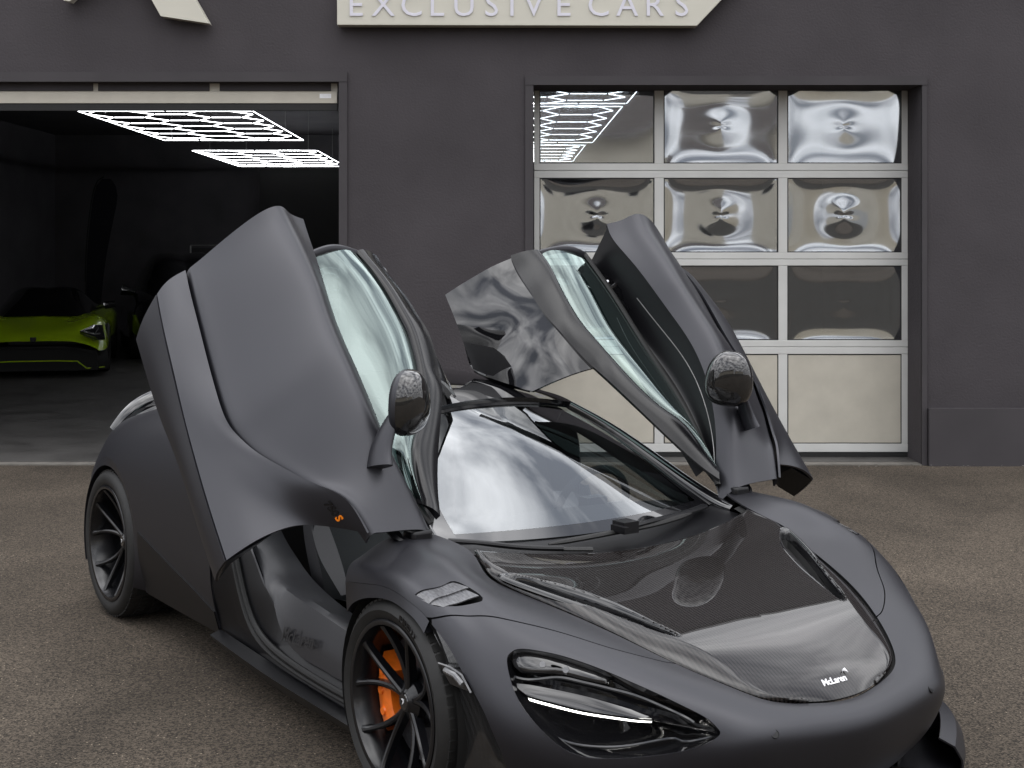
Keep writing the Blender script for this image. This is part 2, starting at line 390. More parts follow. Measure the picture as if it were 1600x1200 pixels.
# ------------------------------------------------------------------ garage building
WD = 10.776; DD = 11.15; TOP = 5.1
bld = empty('garage_building', loc=(0, WD, 0))
tag(bld, 'dark anthracite rendered garage building with two tall door openings', 'building')
def wall(name, boxes, m, ang=32, bev=0):
    mb = MB()
    for lo, hi in boxes: mb.box((lo[0], lo[1] - WD, lo[2]), (hi[0], hi[1] - WD, hi[2]))
    return mb.build(name, m, bld)
LX0, LX1, LZ = -8.6, -1.303, 3.089
RX0, RX1, RZ = .262, 3.390, 3.063
wall('facade_wall', [((-16, WD, 0), (LX0, DD + .06, TOP)), ((LX1, WD, 0), (RX0, DD + .06, TOP)), ((RX1, WD, 0), (16, DD + .06, TOP)),
                     ((LX0, WD, LZ), (LX1, DD + .06, TOP)), ((RX0, WD, RZ), (RX1, DD + .06, TOP))], 'plaster_dark')
wall('parapet_cap', [((-16.1, WD - .06, TOP), (16.1, DD + .2, TOP + .06))], 'steel_grey')
tw = .066
wall('door_surround', [((LX0 - tw, WD - .022, LZ), (LX1 + tw, WD + .01, LZ + .077)), ((LX1, WD - .018, 0), (LX1 + tw, WD + .01, LZ - .001))], 'plaster_trim')
wall('door_surround', [((RX0 - tw, WD - .022, RZ), (RX1 + .04, WD + .01, RZ + .072)), ((RX0 - tw, WD - .018, 0), (RX0, WD + .01, RZ - .001)), ((RX1, WD - .018, 0), (RX1 + .04, WD + .01, RZ - .001))], 'plaster_trim')
wall('plinth', [((3.436, WD - .055, 0), (16, WD + .01, .462))], 'plaster_trim')
wall('plinth', [((LX1 + tw + .002, WD - .03, 0), (RX0 - tw - .002, WD + .01, .462))], 'plaster_trim')
# room behind the doors
wall('garage_wall', [((-9.2, 27, 0), (6.7, 27.2, 4.3))], 'garage_wall'); wall('garage_wall', [((-9.2, DD + .07, 0), (-9.0, 27, 4.3))], 'garage_wall'); wall('garage_wall', [((6.5, DD + .07, 0), (6.7, 27, 4.3))], 'garage_wall')
wall('garage_ceiling', [((-9.2, DD + .07, 4.1), (6.7, 27.2, 4.3))], 'garage_wall')
wall('dark_partition', [((-4.75, 26.3, 0), (-2.4, 26.5, 3.38))], 'liner_black')
wall('threshold', [((RX0, WD - .01, -.02), (RX1, DD - .03, .008)), ((LX0, WD - .01, -.02), (LX1, DD, .008))], 'curb_stone')

# sectional door with glazing (right bay)
door = empty('sectional_door', bld, loc=(0, DD - WD, 0))
s = 187.4
dX = lambda u: (u - 782.6) / s
dZ = lambda v: 1.707 - (v - 396) / s
colsx = [(843, 1022.5), (1037, 1216), (1230, 1408.5)]; rowsz = [(137.5, 255.5), (278, 394.5), (415, 531.5), (553, 693)]
xe = [834.5, 1418]; 
def dbox(name, u0, u1, v0, v1, y0, y1, m, bevel=.003):
    mb = MB(); mb.box((dX(u0), y0, dZ(v1)), (dX(u1), y1, dZ(v0))); o = mb.build(name, m, door)
    if bevel:
        bv = o.modifiers.new('bevel', 'BEVEL'); bv.width = bevel; bv.segments = 2
    return o
hz = [(131, 137.5), (255.5, 266.2), (266.8, 278), (394.5, 404.5), (405.1, 415), (531.5, 541.7), (542.3, 553), (693, 706)]
for k, (v0, v1) in enumerate(hz): dbox('rail', xe[0], xe[1], v0, v1, -.012, .035, 'door_frame_white')
for (v0, v1) in rowsz:
    for (u0, u1) in [(xe[0], 843), (1022.5, 1037), (1216, 1230), (1408.5, xe[1])]: dbox('stile', u0, u1, v0 + .1, v1 - .1, -.010, .033, 'door_frame_white')
dbox('bottom_seal', xe[0] + 1, xe[1] - 1, 706.2, 714, -.008, .03, 'rubber_black')
for r, (v0, v1) in enumerate(rowsz):
    for c, (u0, u1) in enumerate(colsx):
        # dark gasket round every field
        mb = MB(); g = 1.6
        for a in ((u0, u1, v0, v0 + g), (u0, u1, v1 - g, v1), (u0, u0 + g, v0 + g, v1 - g), (u1 - g, u1, v0 + g, v1 - g)):
            mb.box((dX(a[0]), -.006, dZ(a[3])), (dX(a[1]), .02, dZ(a[2])))
        mb.build('gasket', 'rubber_black', door)
        if r < 3:
            nu, nv = 61, 91
            # double acrylic skins sucked in at the middle: a pillow with a dimple, each a little different
            amp = [(.0042, .0020, .0125), (.010, .0075, .0), (.0055, .0022, .0)][r]
            if r == 0: pil, dim, tilt = (.0016, .0002, .004) if c == 0 else (.009, .004, .005)
            elif r == 1: pil, dim, tilt = .012, .010, .002
            else: pil, dim, tilt = .010, .001, -.001
            pil *= 1 + .2 * math.sin(c * 2.1 + r); dim *= 1 + .25 * math.cos(c * 1.7 + r * 2)
            w, hh = dX(u1) - dX(u0), dZ(v0) - dZ(v1)
            G = np.zeros((nu, nv, 3))
            for i in range(nu):
                for j in range(nv):
                    a, t = 2 * i / (nu - 1) - 1, 2 * j / (nv - 1) - 1
                    q = (1 - a ** 4) * (1 - t ** 4)
                    rr = math.hypot(t * w / 2, a * hh / 2 * 1.15) / .17
                    y = pil * q - dim * math.exp(-rr * rr) * (1 - .22 * math.cos(2 * math.atan2(a, t + 1e-6)))  + tilt * a * q * .5
                    G[i, j] = (dX(u0) + (t + 1) / 2 * w, .008 + y, dZ(v1) + (a + 1) / 2 * hh)
            mb = MB(); mb.shell(G, .003, flip=True); mb.build('window_pane', 'pane_glass', door, fix=False)
        else:
            G = np.zeros((17, 17, 3))
            for i in range(17):
                for j in range(17):
                    a, t = i / 16, j / 16
                    G[i, j] = (dX(u0) + t * (dX(u1) - dX(u0)), .006 + .002 * math.sin(7 * t + c * 2) * math.sin(5 * a + c), dZ(v1) + a * (dZ(v0) - dZ(v1)))
            mb = MB(); mb.shell(G, .01, flip=True); mb.build('filled_panel', 'door_panel_cream', door, fix=False)
# raised sectional door (left bay): only its lowest section hangs below the lintel
rd = empty('raised_door', bld, loc=(0, .075, 0))
r_s = 2089.5 / (WD + .075)
rX = lambda u: (u - 782.6) / r_s
rZ = lambda v: 1.707 - (v - 396) / r_s
def rbox(name, u0, u1, v0, v1, y0, y1, m):
    mb = MB(); mb.box((rX(u0), y0, rZ(v1)), (rX(u1), y1, rZ(v0))); return mb.build(name, m, rd)
rbox('bottom_rail', -540, 527, 144, 161.5, -.02, .03, 'door_panel_cream')
rbox('section_board', -540, 527, 118, 144, .012, .03, 'door_panel_cream')
for u0 in (-400, -217, -33, 149, 339): rbox('filled_panel', u0 + 4, u0 + 178, 126, 142, .002, .0115, 'plaster_trim')
rbox('bottom_seal', -540, 527, 161.7, 173, -.012, .03, 'rubber_black')
mb = MB(); mb.box((rX(500), -.0215, rZ(154)), (rX(518), -.0203, rZ(147))); mb.build('rating_plate', 'lettering_white', rd)

# ------------------------------------------------------------------ signs on the facade
sd = WD - .13; ss = 2089.5 / sd
sX = lambda u: (u - 782.6) / ss
sZ = lambda v: 1.707 - (v - 396) / ss
sg = empty('shop_sign', loc=(sX(800), sd, sZ(0)))
tag(sg, 'cream sign panel with white capital letters above the glazed door', 'sign')
P = [(sX(526.5) - sX(800), 0, sZ(39) - sZ(0)), (sX(1089) - sX(800), 0, sZ(40.5) - sZ(0)), (sX(1165) - sX(800), 0, sZ(-40) - sZ(0)), (sX(526.5) - sX(800), 0, sZ(-40) - sZ(0))]
mb = MB(); mb.prism(P, (0, .11, 0)); o = mb.build('sign_board', 'sign_cream', sg); bv = o.modifiers.new('bevel', 'BEVEL'); bv.width = .004; bv.segments = 2
for ch_, u_ in zip('EXCLUSIVECARS', (555.6, 599, 643, 682, 725, 768, 800, 834, 880, 935, 980, 1022, 1065)):
    lettering('letter', ch_, .262, .003, 'sign_letter', sg, (sX(u_) - sX(800), -.006, sZ(9.5) - sZ(0)), (1, 0, 0), (0, 0, 1))
lg = empty('logo_letter', loc=(sX(290), sd, sZ(0)))
tag(lg, 'slanted cream stroke of a large facade letter above the open bay', 'sign letter')
q = lambda u, v: (sX(u) - sX(290), 0, sZ(v) - sZ(0))
mb = MB(); mb.prism([q(251, 25), q(327, 36.5), q(306, 0), q(262, -75), q(192, -75), q(237, 0)], (0, .10, 0)); mb.build('letter_stroke', 'sign_cream', lg)
mb = MB(); mb.prism([q(99, .5), q(109, 2), q(190, -75), q(122, -75)], (0, .10, 0)); mb.build('letter_stroke', 'sign_cream', lg)

# ------------------------------------------------------------------ hexagon ceiling lights
tube_me = None
def hex_light(x0, x1, y0, y1, z, label):
    global tube_me
    root = empty('ceiling_light', loc=((x0 + x1) / 2, (y0 + y1) / 2, z))
    tag(root, label, 'ceiling light', 'hexagon LED ceiling lights')
    if tube_me is None:
        mb = MB(); mb.tube([(-.5, 0, 0), (.5, 0, 0)], .5, n=6); t_o = mb.build('light_tube', 'led_tube'); tube_me = t_o.data; bpy.data.objects.remove(t_o)
    W, H = x1 - x0, y1 - y0
    nc, nr_ = 3, 5; hgt = H / (nr_ + .5); cw = W / (nc + .45); bb_ = cw * .34; aa = cw - bb_
    E = set()
    def add(p, q_):
        cl = lambda p_: (round(min(max(p_[0], -W / 2), W / 2), 3), round(min(max(p_[1], -H / 2), H / 2), 3))
        p, q_ = cl(p), cl(q_)
        if math.dist(p, q_) > .05: E.add(tuple(sorted((p, q_))))
    for c in range(nc):
        for r_ in range(nr_ + 1):
            cx_ = -W / 2 + bb_ + aa / 2 + c * cw; cy_ = -H / 2 + hgt / 2 + r_ * hgt + (hgt / 2 if c % 2 else 0)
            if cy_ + hgt / 2 > H / 2 + .02: continue
            v = [(cx_ - aa / 2, cy_ - hgt / 2), (cx_ + aa / 2, cy_ - hgt / 2), (cx_ + aa / 2 + bb_, cy_), (cx_ + aa / 2, cy_ + hgt / 2), (cx_ - aa / 2, cy_ + hgt / 2), (cx_ - aa / 2 - bb_, cy_)]
            for a, c2 in zip(v, v[1:] + v[:1]): add(a, c2)
    k = [(-W / 2, -H / 2), (W / 2, -H / 2), (W / 2, H / 2), (-W / 2, H / 2)]
    for a, c2 in zip(k, k[1:] + k[:1]):
        for i in range(4): add((a[0] + (c2[0] - a[0]) * i / 4, a[1] + (c2[1] - a[1]) * i / 4), (a[0] + (c2[0] - a[0]) * (i + 1) / 4, a[1] + (c2[1] - a[1]) * (i + 1) / 4))
    for p, q_ in sorted(E):
        o = bpy.data.objects.new('light_tube', tube_me); COL.objects.link(o); o.parent = root
        o.location = ((p[0] + q_[0]) / 2, (p[1] + q_[1]) / 2, 0); o.rotation_euler = (0, 0, math.atan2(q_[1] - p[1], q_[0] - p[0]))
        o.scale = (math.dist(p, q_) - .03, .011, .011)
    mb = MB()
    for sx in (-.4, .4):
        for sy in (-.4, .4): mb.tube([(W * sx, H * sy, .01), (W * sx, H * sy, 4.1 - z)], .004, n=5)
    mb.build('hanger_wire', 'steel_grey', root)
hex_light(-5.03, -2.95, 15.9, 20.0, 3.4, 'nearer hexagon LED ceiling light in the open left bay')
hex_light(-5.08, -3.02, 22.0, 26.0, 3.4, 'farther hexagon LED ceiling light in the open left bay')
hex_light(-.75, 1.42, 11.7, 15.1, 3.4, 'frontmost hexagon light behind the top left door pane')
hex_light(-.75, 1.40, 15.4, 20.4, 3.4, 'middle hexagon light behind the top left door pane')
hex_light(-.75, 1.32, 20.9, 24.6, 3.4, 'rearmost hexagon light behind the top left door pane')

# ------------------------------------------------------------------ other cars in the garage
def loft_body(secs, n=26, close=True):
    """secs: (x, [(w, z), ...]) half sections from the roof/bonnet centre down to the sill"""
    G = []
    for x, prof in secs:
        h_ = curve([(x, w, z) for w, z in prof], n)
        G.append(np.vstack([h_[::-1] * [1, -1, 1], h_[1:]]))
    return gridnet_lin(G, len(secs) * 5)
def parked_wheel(parent, x, y, r, rim='wheel_black'):
    w = empty('wheel', parent, loc=(x, y, r))
    mb = MB(); mb.lathe([(r * .66, -.11), (r * .93, -.125), (r, -.10), (r, .10), (r * .93, .125), (r * .66, .11)], 32); mb.build('tyre', 'tyre_rubber', w)
    mb = MB(); mb.lathe([(.02, -.07), (r * .12, -.08), (r * .2, -.05)], 20)
    for k in range(10):
        a = k * math.pi / 5; d = np.array([math.cos(a), 0, math.sin(a)]); mb.tube([d * r * .1 + [0, -.06, 0], d * r * .65 + [0, -.09, 0]], .018, n=5)
    mb.lathe([(r * .62, -.11), (r * .67, -.115), (r * .67, .1), (r * .62, .1)], 32)
    mb.build('rim', rim, w); return w
# lime coupe, seen from the front
lc = empty('parked_coupe', loc=(-6.35, 18.15, .012), rz=R(-90 + 14)); tag(lc, 'lime green low sports car parked in the open bay', 'car')
secs = [(0, [(0, .50), (.35, .50), (.62, .47), (.80, .40), (.86, .36)]),
        (-.25, [(0, .60), (.40, .60), (.70, .58), (.88, .48), (.95, .38)]),
        (-.7, [(0, .70), (.42, .71), (.72, .76), (.90, .64), (.96, .45)]),
        (-1.15, [(0, .80), (.45, .79), (.74, .82), (.92, .70), (.96, .45)]),
        (-1.6, [(0, .86), (.5, .84), (.76, .80), (.90, .70), (.93, .45)]),
        (-3.0, [(0, .92), (.5, .90), (.80, .86), (.96, .74), (.97, .45)]),
        (-4.2, [(0, .85), (.5, .84), (.78, .80), (.93, .70), (.90, .45)])]
mb = MB(); mb.grid(loft_body(secs)); mb.build('body', 'lime_paint', lc, ang=60)
mb = MB(); mb.grid(loft_body([(.03, [(0, .40), (.4, .40), (.75, .34), (.84, .22), (.85, .10)]), (-.25, [(0, .42), (.4, .42), (.80, .37), (.95, .24), (.96, .10)]), (-.55, [(0, .42), (.4, .42), (.84, .40), (.955, .28), (.96, .10)])]))
mb.prism([(.035, -.85, .10), (.035, .85, .10), (.02, .83, .36), (.0, .40, .425), (.0, -.40, .425), (.02, -.83, .36)], (-.2, 0, 0))
mb.build('bumper', 'liner_black', lc)
for sy in (-1, 1):
    mb = MB(); mb.tube([(.05, sy * .30, .235), (.05, sy * .58, .225)], .009, n=6); mb.tube([(.05, sy * .58, .225), (.04, sy * .70, .125)], .009, n=6); mb.tube([(.04, sy * .70, .125), (-.02, sy * .93, .135)], .009, n=6)
    if sy > 0: mb.tube([(.05, -.30, .235), (.05, .30, .235)], .009, n=6)
    mb.build('trim_line', 'lime_paint', lc)
    hl = MB(); hl.prism([(-.13, sy * .60, .585), (-.08, sy * .82, .50), (-.2, sy * .93, .50), (-.42, sy * .89, .65), (-.30, sy * .78, .66)], (.06, 0, .045)); h_o = hl.build('headlight', 'lamp_lens', lc)
    hb = MB(); hb.tube([(-.06, sy * .66, .625), (-.05, sy * .80, .585), (-.10, sy * .87, .59)], .012, n=5); hb.tube([(-.05, sy * .80, .585), (-.2, sy * .84, .66)], .01, n=5); hb.build('light_strip', 'marker_lens', h_o)
mb = MB(); mb.prism([(-.018, -.04, .545), (-.018, .04, .545), (-.005, .035, .50), (.0, 0, .475), (-.005, -.035, .50)], (.03, 0, .012)); mb.build('emblem', 'satin_black', lc)
mb = MB(); mb.grid(loft_body([(-1.1, [(0, .80), (.5, .79), (.66, .78)]), (-1.55, [(0, .98), (.45, .96), (.68, .80)]), (-2.1, [(0, 1.14), (.42, 1.12), (.70, .84)]), (-2.6, [(0, 1.15), (.42, 1.13), (.72, .86)]), (-3.9, [(0, .92), (.45, .91), (.74, .84)])])); mb.build('greenhouse', 'black_paint', lc, ang=60)
for sy in (-1, 1):
    mb = MB(); mb.tube([(-1.45, sy * .72, .86), (-1.42, sy * .9, .92)], .02, n=6); mb.tube([(-1.42, sy * .86, .93), (-1.42, sy * 1.02, .95)], [.06, .05], n=10); mb.build('mirror', 'black_paint', lc)
for x in (-.95, -3.55):
    for sy in (-1, 1): parked_wheel(lc, x, sy * .84, .345)
# black off-roader and black saloon behind
def dark_car(name, label, loc, rz, k, suv):
    r0 = empty(name, loc=loc, rz=rz); tag(r0, label, 'car')
    hh = 1.0 if suv else .80
    secs = [(0, [(0, .72 * hh), (.5, .71 * hh), (.80, .62 * hh), (.88, .35)]), (-.3, [(0, .92 * hh), (.5, .93 * hh), (.86, .84 * hh), (.97, .35)]), (-1.2, [(0, 1.05 * hh), (.5, 1.06 * hh), (.88, .98 * hh), (1.0, .35)]), (-2.2, [(0, 1.08 * hh), (.6, 1.07 * hh), (.92, .98 * hh), (1.0, .3)]), (-4.4, [(0, 1.10 * hh), (.6, 1.08 * hh), (.92, 1.0 * hh), (1.0, .35)]), (-4.95, [(0, 1.0 * hh), (.6, .98 * hh), (.84, .9 * hh), (.9, .4)])]
    mb = MB(); mb.grid(loft_body(secs)); mb.build('body', 'black_paint', r0, ang=60)
    t_ = 1.63 if suv else 1.33
    mb = MB(); mb.grid(loft_body([(-1.15, [(0, 1.04 * hh), (.5, 1.03 * hh), (.78, .98 * hh)]), (-1.75, [(0, t_ - .18), (.5, t_ - .2), (.82, 1.0 * hh)]), (-2.35, [(0, t_), (.5, t_ - .03), (.84, 1.0 * hh)]), (-3.4, [(0, t_), (.5, t_ - .03), (.84, 1.02 * hh)]), (-4.7, [(0, 1.12 * hh), (.5, 1.12 * hh), (.8, 1.05 * hh)])])); mb.build('greenhouse', 'black_paint', r0, ang=60)
    for sy in (-1, 1):
        mb = MB(); mb.prism([(.0, sy * .45, .70 * hh), (-.1, sy * .82, .66 * hh), (-.2, sy * .86, .78 * hh), (-.12, sy * .5, .80 * hh)], (.05, 0, .02)); mb.build('headlight', 'lamp_lens', r0)
        mb = MB(); mb.tube([(-1.5, sy * .85, 1.05 * hh), (-1.5, sy * 1.08, 1.10 * hh)], [.05, .09], n=8); mb.build('mirror', 'black_paint', r0)
    for x in (-.95, -3.95):
        for sy in (-1, 1): parked_wheel(r0, x, sy * .87, .38 if suv else .34)
    return r0
dark_car('parked_offroader', 'glossy black tall car behind the lime green coupe', (-4.75, 20.9, .012), R(-90 + 18), 1, True)
dark_car('parked_saloon', 'black car at the back beside the door jamb of the open bay', (-3.2, 23.4, .012), R(-90 - 6), 1, True)
dark_car('parked_saloon', 'dark low car seen through the lower door panes', (2.15, 16.2, .012), R(-90 + 40), 1, False)
# feather flag, folding chair
fb = empty('feather_banner', loc=(-6.9, 19.9 + 3, .012)); tag(fb, 'tall dark feather banner standing in the left garage corner', 'banner')
pf = [(-.16, .0), (-.20, 1.0), (-.17, 1.9), (-.06, 2.75), (.10, 2.98), (.26, 2.94), (.33, 2.72), (.29, 2.4), (.12, 1.5), (.04, .6), (.02, 0)]
cv = curve([(x, 0, z) for x, z in pf], 40); mb = MB(); mb.prism([tuple(p) for p in cv], (0, .012, 0)); mb.build('flag_cloth', 'banner_cloth', fb)
mb = MB(); mb.tube(curve([(-.18, .02, 0), (-.22, .02, 1.0), (-.19, .02, 1.95), (-.07, .02, 2.8), (.10, .02, 3.01)], 24), .012, n=6); mb.build('pole', 'satin_black', fb)
ch = empty('stacking_chair', loc=(-5.75, 25.6, .012)); tag(ch, 'dark chair standing against the back wall of the garage', 'chair')
for sx in (-.24, .24):
    for y0, zt in ((-.22, .45), (.22, .45)):
        mb = MB(); mb.tube([(sx, y0, 0), (sx, y0 * .9, zt)], .014, n=6); mb.build('leg', 'steel_grey', ch)
mb = MB(); mb.box((-.25, -.24, .44), (.25, .24, .49)); mb.build('seat', 'leather_dark', ch)
mb = MB(); mb.tube([(-.24, .22, .49), (-.25, .26, 1.85)], .016, n=6); mb.tube([(.24, .22, .49), (.25, .26, 1.85)], .016, n=6); mb.tube([(-.25, .26, 1.85), (.25, .26, 1.85)], .016, n=6); mb.build('back_frame', 'steel_grey', ch)
mb = MB(); mb.box((-.23, .24, 1.5), (.23, .27, 1.8)); mb.build('backrest', 'sill_grey', ch)

# ------------------------------------------------------------------ across the yard, behind the camera (seen in reflections)
ob = empty('office_building', loc=(-6, -24, 0)); tag(ob, 'cream rendered building across the yard mirrored in the door panes', 'building')
mb = MB(); mb.box((-16, -8, 0), (14, 0, 6.2)); mb.build('wall', 'render_cream', ob)
mb = MB(); mb.prism([(-16.4, .5, 6.2), (14.4, .5, 6.2), (14.4, -4, 8.0), (-16.4, -4, 8.0)], (0, -.3, .12)); mb.build('roof', 'roof_grey', ob)
for zf in (1.0,):
    for k in range(9):
        x = -14.5 + k * 3.2; w_o = empty('window', ob, loc=(x, .02, zf))
        mb = MB(); mb.box((0, 0, 0), (1.5, .05, 1.5)); mb.build('frame', 'door_frame_white', w_o)
        mb = MB(); mb.box((.08, .052, .08), (1.42, .06, 1.42)); mb.build('pane', 'window_dark', w_o)
bw = empty('reflection_wall', loc=(0, -13, 0)); tag(bw, 'added dark wall behind the camera that darkens the lower pane reflections', 'wall')  # unseen wall, added to give the lower panes something dark to reflect
for k in range(12):
    mb = MB(); mb.box((-24 + k * 4, -.1, 0), (-20.04 + k * 4, .1, 1.7)); mb.build('wall_panel', 'curb_stone', bw)
ws = empty('warehouse', loc=(17, -22, 0)); tag(ws, 'pale low warehouse across the yard mirrored in the door panes', 'building')
mb = MB(); mb.box((-5, -9, 0), (16, 0, 5.4)); mb.build('wall', 'render_cream', ws)
for k in range(3):
    mb = MB(); mb.box((-3 + k * 6, .005, 0), (.5 + k * 6, .06, 3.4)); mb.build('roller_door', 'door_frame_white', ws)

# dry leaves and grit swept against the facade
mb = MB()
for k in range(260):
    x = rng.choice((rng.uniform(3.5, 7), rng.uniform(.2, 3.6), rng.uniform(-1.3, .2))); y = WD - .05 - abs(rng.gauss(0, .05)) - (.0 if x > 3.4 or x < .2 else -.02)
    r_ = rng.uniform(.003, .011); a = rng.uniform(0, 6.28); z = .012
    pts = [(x + r_ * math.cos(a + t), y + r_ * .8 * math.sin(a + t), z + rng.uniform(-.002, .005)) for t in (0, 1.7, 3.3, 4.9)]
    kk = mb.pts(pts); mb.face((kk, kk + 1, kk + 2, kk + 3))
o = mb.build('grit', 'curb_stone', fix=False); o['kind'] = 'stuff'; o['label'] = 'pale grit and dry leaf bits along the foot of the facade'; o['category'] = 'grit'
# ================================================================== the open-door coupe
car = empty('sports_car', loc=(.443, 4.641, 0), rz=R(34.559 - 90))
tag(car, 'matte black supercar with both doors swung up and gloss carbon bonnet', 'car')
FRONT = [
[(-0.2,0.66,0.775),(-0.24,0.74,0.778),(-0.27,0.82,0.765),(-0.29,0.9,0.715),(-0.3,0.945,0.645),(-0.3,0.945,0.4),(-0.3,0.9,0.2)],
[(-0.04,0.626,0.744),(-0.04,0.7,0.757),(-0.03,0.8,0.768),(-0.02,0.895,0.733),(-0.01,0.95,0.675),(0,0.955,0.45),(0,0.92,0.22)],
[(0.095,0.658,0.701),(0.1,0.72,0.726),(0.11,0.8,0.748),(0.112,0.886,0.716),(0.13,0.947,0.661),(0.14,0.955,0.45),(0.12,0.92,0.22)],
[(0.2,0.63,0.67),(0.22,0.71,0.693),(0.25,0.8,0.71),(0.26,0.873,0.677),(0.285,0.928,0.62),(0.33,0.945,0.42),(0.31,0.9,0.21)],
[(0.341,0.58,0.642),(0.37,0.68,0.659),(0.41,0.783,0.651),(0.43,0.848,0.602),(0.465,0.886,0.522),(0.515,0.897,0.372),(0.48,0.85,0.2)],
[(0.543,0.509,0.597),(0.57,0.6,0.602),(0.605,0.69,0.583),(0.617,0.75,0.527),(0.637,0.788,0.44),(0.65,0.797,0.31),(0.61,0.74,0.17)],
[(0.717,0.43,0.541),(0.745,0.5,0.545),(0.783,0.578,0.523),(0.793,0.625,0.465),(0.797,0.656,0.387),(0.787,0.656,0.27),(0.735,0.6,0.17)],
[(0.856,0.339,0.491),(0.88,0.39,0.49),(0.915,0.457,0.464),(0.922,0.495,0.412),(0.915,0.515,0.347),(0.88,0.5,0.245),(0.83,0.45,0.17)],
[(0.925,0.26,0.458),(0.95,0.295,0.455),(0.985,0.345,0.432),(0.997,0.382,0.394),(0.988,0.39,0.335),(0.95,0.37,0.24),(0.9,0.33,0.17)],
[(0.958,0.15,0.44),(0.985,0.165,0.437),(1.018,0.185,0.417),(1.032,0.202,0.385),(1.028,0.208,0.34),(0.998,0.2,0.245),(0.95,0.18,0.17)],
[(0.98,0,0.43),(1.008,0,0.427),(1.04,0,0.408),(1.054,0,0.378),(1.05,0,0.338),(1.02,0,0.25),(0.97,0,0.17)]]
HL = [(4.225, 3.15), (4.3, 2.85), (4.45, 2.625), (4.675, 2.425), (4.925, 2.275), (5.325, 2.175), (5.725, 2.175), (6.125, 2.2), (6.55, 2.275), (6.9, 2.4), (7.125, 2.65), (7.2, 2.85), (7.1, 3.225), (6.75, 3.825), (6.175, 4.275), (5.6, 4.575), (5.325, 4.65), (5.075, 4.625), (4.8, 4.475), (4.575, 4.3), (4.4, 4.075), (4.3, 3.775), (4.225, 3.375)]
CREASE = [(0.0, 4.03), (0.15, 4.02), (0.475, 4.0), (0.775, 3.975), (1.4, 4.0), (2.175, 4.025), (2.525, 4.1), (2.875, 4.2), (3.15, 4.3), (3.375, 4.45), (3.575, 4.6), (3.75, 4.8), (3.9, 5.1), (4.05, 5.5), (4.05, 6.0)]
SHUT = [(6.0, 0.03), (5.85, 0.5), (5.375, 1.025), (4.925, 1.3), (4.5, 1.575), (4.025, 2.025), (3.525, 2.675), (3.0, 3.675), (2.525, 4.1)]
VENT = [(2.0, 3.775), (2.425, 3.75), (2.8, 3.575), (3.175, 2.725), (3.35, 2.175), (3.2, 2.075), (2.925, 2.175), (2.5, 2.4), (2.4, 2.825)]
PADS = {'pod': [[0.452, -0.818, 0.564], [0.457, -0.804, 0.574], [0.482, -0.777, 0.577], [0.513, -0.749, 0.574], [0.545, -0.722, 0.567], [0.579, -0.696, 0.559], [0.613, -0.671, 0.55], [0.649, -0.649, 0.539], [0.673, -0.64, 0.529], [0.684, -0.641, 0.52], [0.68, -0.654, 0.513], [0.658, -0.673, 0.516], [0.626, -0.699, 0.521], [0.594, -0.723, 0.527], [0.566, -0.748, 0.529], [0.544, -0.77, 0.526], [0.52, -0.793, 0.525], [0.497, -0.812, 0.527], [0.477, -0.821, 0.538], [0.461, -0.821, 0.553]], 'drl_up': [[0.501, -0.821, 0.466], [0.54, -0.793, 0.457], [0.59, -0.754, 0.447], [0.638, -0.716, 0.438], [0.684, -0.677, 0.433], [0.729, -0.635, 0.429], [0.76, -0.605, 0.426], [0.784, -0.577, 0.425]], 'drl_lo': [[0.511, -0.819, 0.455], [0.548, -0.793, 0.446], [0.593, -0.757, 0.437], [0.641, -0.719, 0.429], [0.688, -0.678, 0.424], [0.731, -0.638, 0.42], [0.762, -0.607, 0.418], [0.785, -0.581, 0.418]], 'ridge': [[0.478, -0.825, 0.489], [0.518, -0.792, 0.489], [0.576, -0.745, 0.482], [0.64, -0.693, 0.472], [0.704, -0.642, 0.457], [0.766, -0.589, 0.44], [0.801, -0.554, 0.43], [0.824, -0.533, 0.419]], 'ledge': [[0.462, -0.824, 0.511], [0.509, -0.789, 0.504], [0.56, -0.734, 0.514], [0.61, -0.692, 0.509], [0.656, -0.655, 0.501], [0.682, -0.635, 0.496], [0.735, -0.591, 0.484], [0.797, -0.541, 0.459], [0.84, -0.503, 0.437], [0.857, -0.487, 0.424]], 'lower': [[0.547, -0.807, 0.419], [0.586, -0.786, 0.382], [0.635, -0.748, 0.357], [0.7, -0.689, 0.352], [0.768, -0.618, 0.364], [0.829, -0.542, 0.384], [0.852, -0.516, 0.376], [0.896, -0.454, 0.39]], 'marker': [[0.275, -0.938, 0.519], [0.329, -0.93, 0.517], [0.372, -0.922, 0.505], [0.412, -0.917, 0.466], [0.37, -0.927, 0.468], [0.328, -0.934, 0.47], [0.299, -0.937, 0.495]], 'sensor': [[1.008, -0.33, 0.405]]}
FN = np.array(FRONT, float) * [1, -1, 1]; FN = np.concatenate([FN, FN[9:7:-1] * [1, -1, 1]])                     # the car's right side (towards the viewer)
def dense2(P, n): return [tuple(p) for p in curve([(a, c) for a, c in P], n)]
HLd = dense2(HL + [HL[0]], 90)[:-1]
cre = dense2(CREASE, 60); iC = int(np.argmin([math.dist(p, SHUT[-1]) for p in cre]))
shu = dense2(SHUT, 50)
def shift(poly, d):                                            # a panel gap of a few millimetres in s,t
    return [(a + d[0], c + d[1]) for a, c in poly]
fender_poly = [(0.02, .045), (3, .045), (5.99, .045)] + shift(shu, (-.012, -.012))[1:-1] + cre[iC::-1][1:]
bumper_poly = [(6.03, .045), (8, .05), (10, .07), (10, 6), (7, 6), (4.03, 6)] + cre[:iC:-1][1:] + shift(shu, (.012, .012))[::-1][1:-1]
ventd = dense2(VENT + [VENT[0]], 40)[:-1]
NF = {}
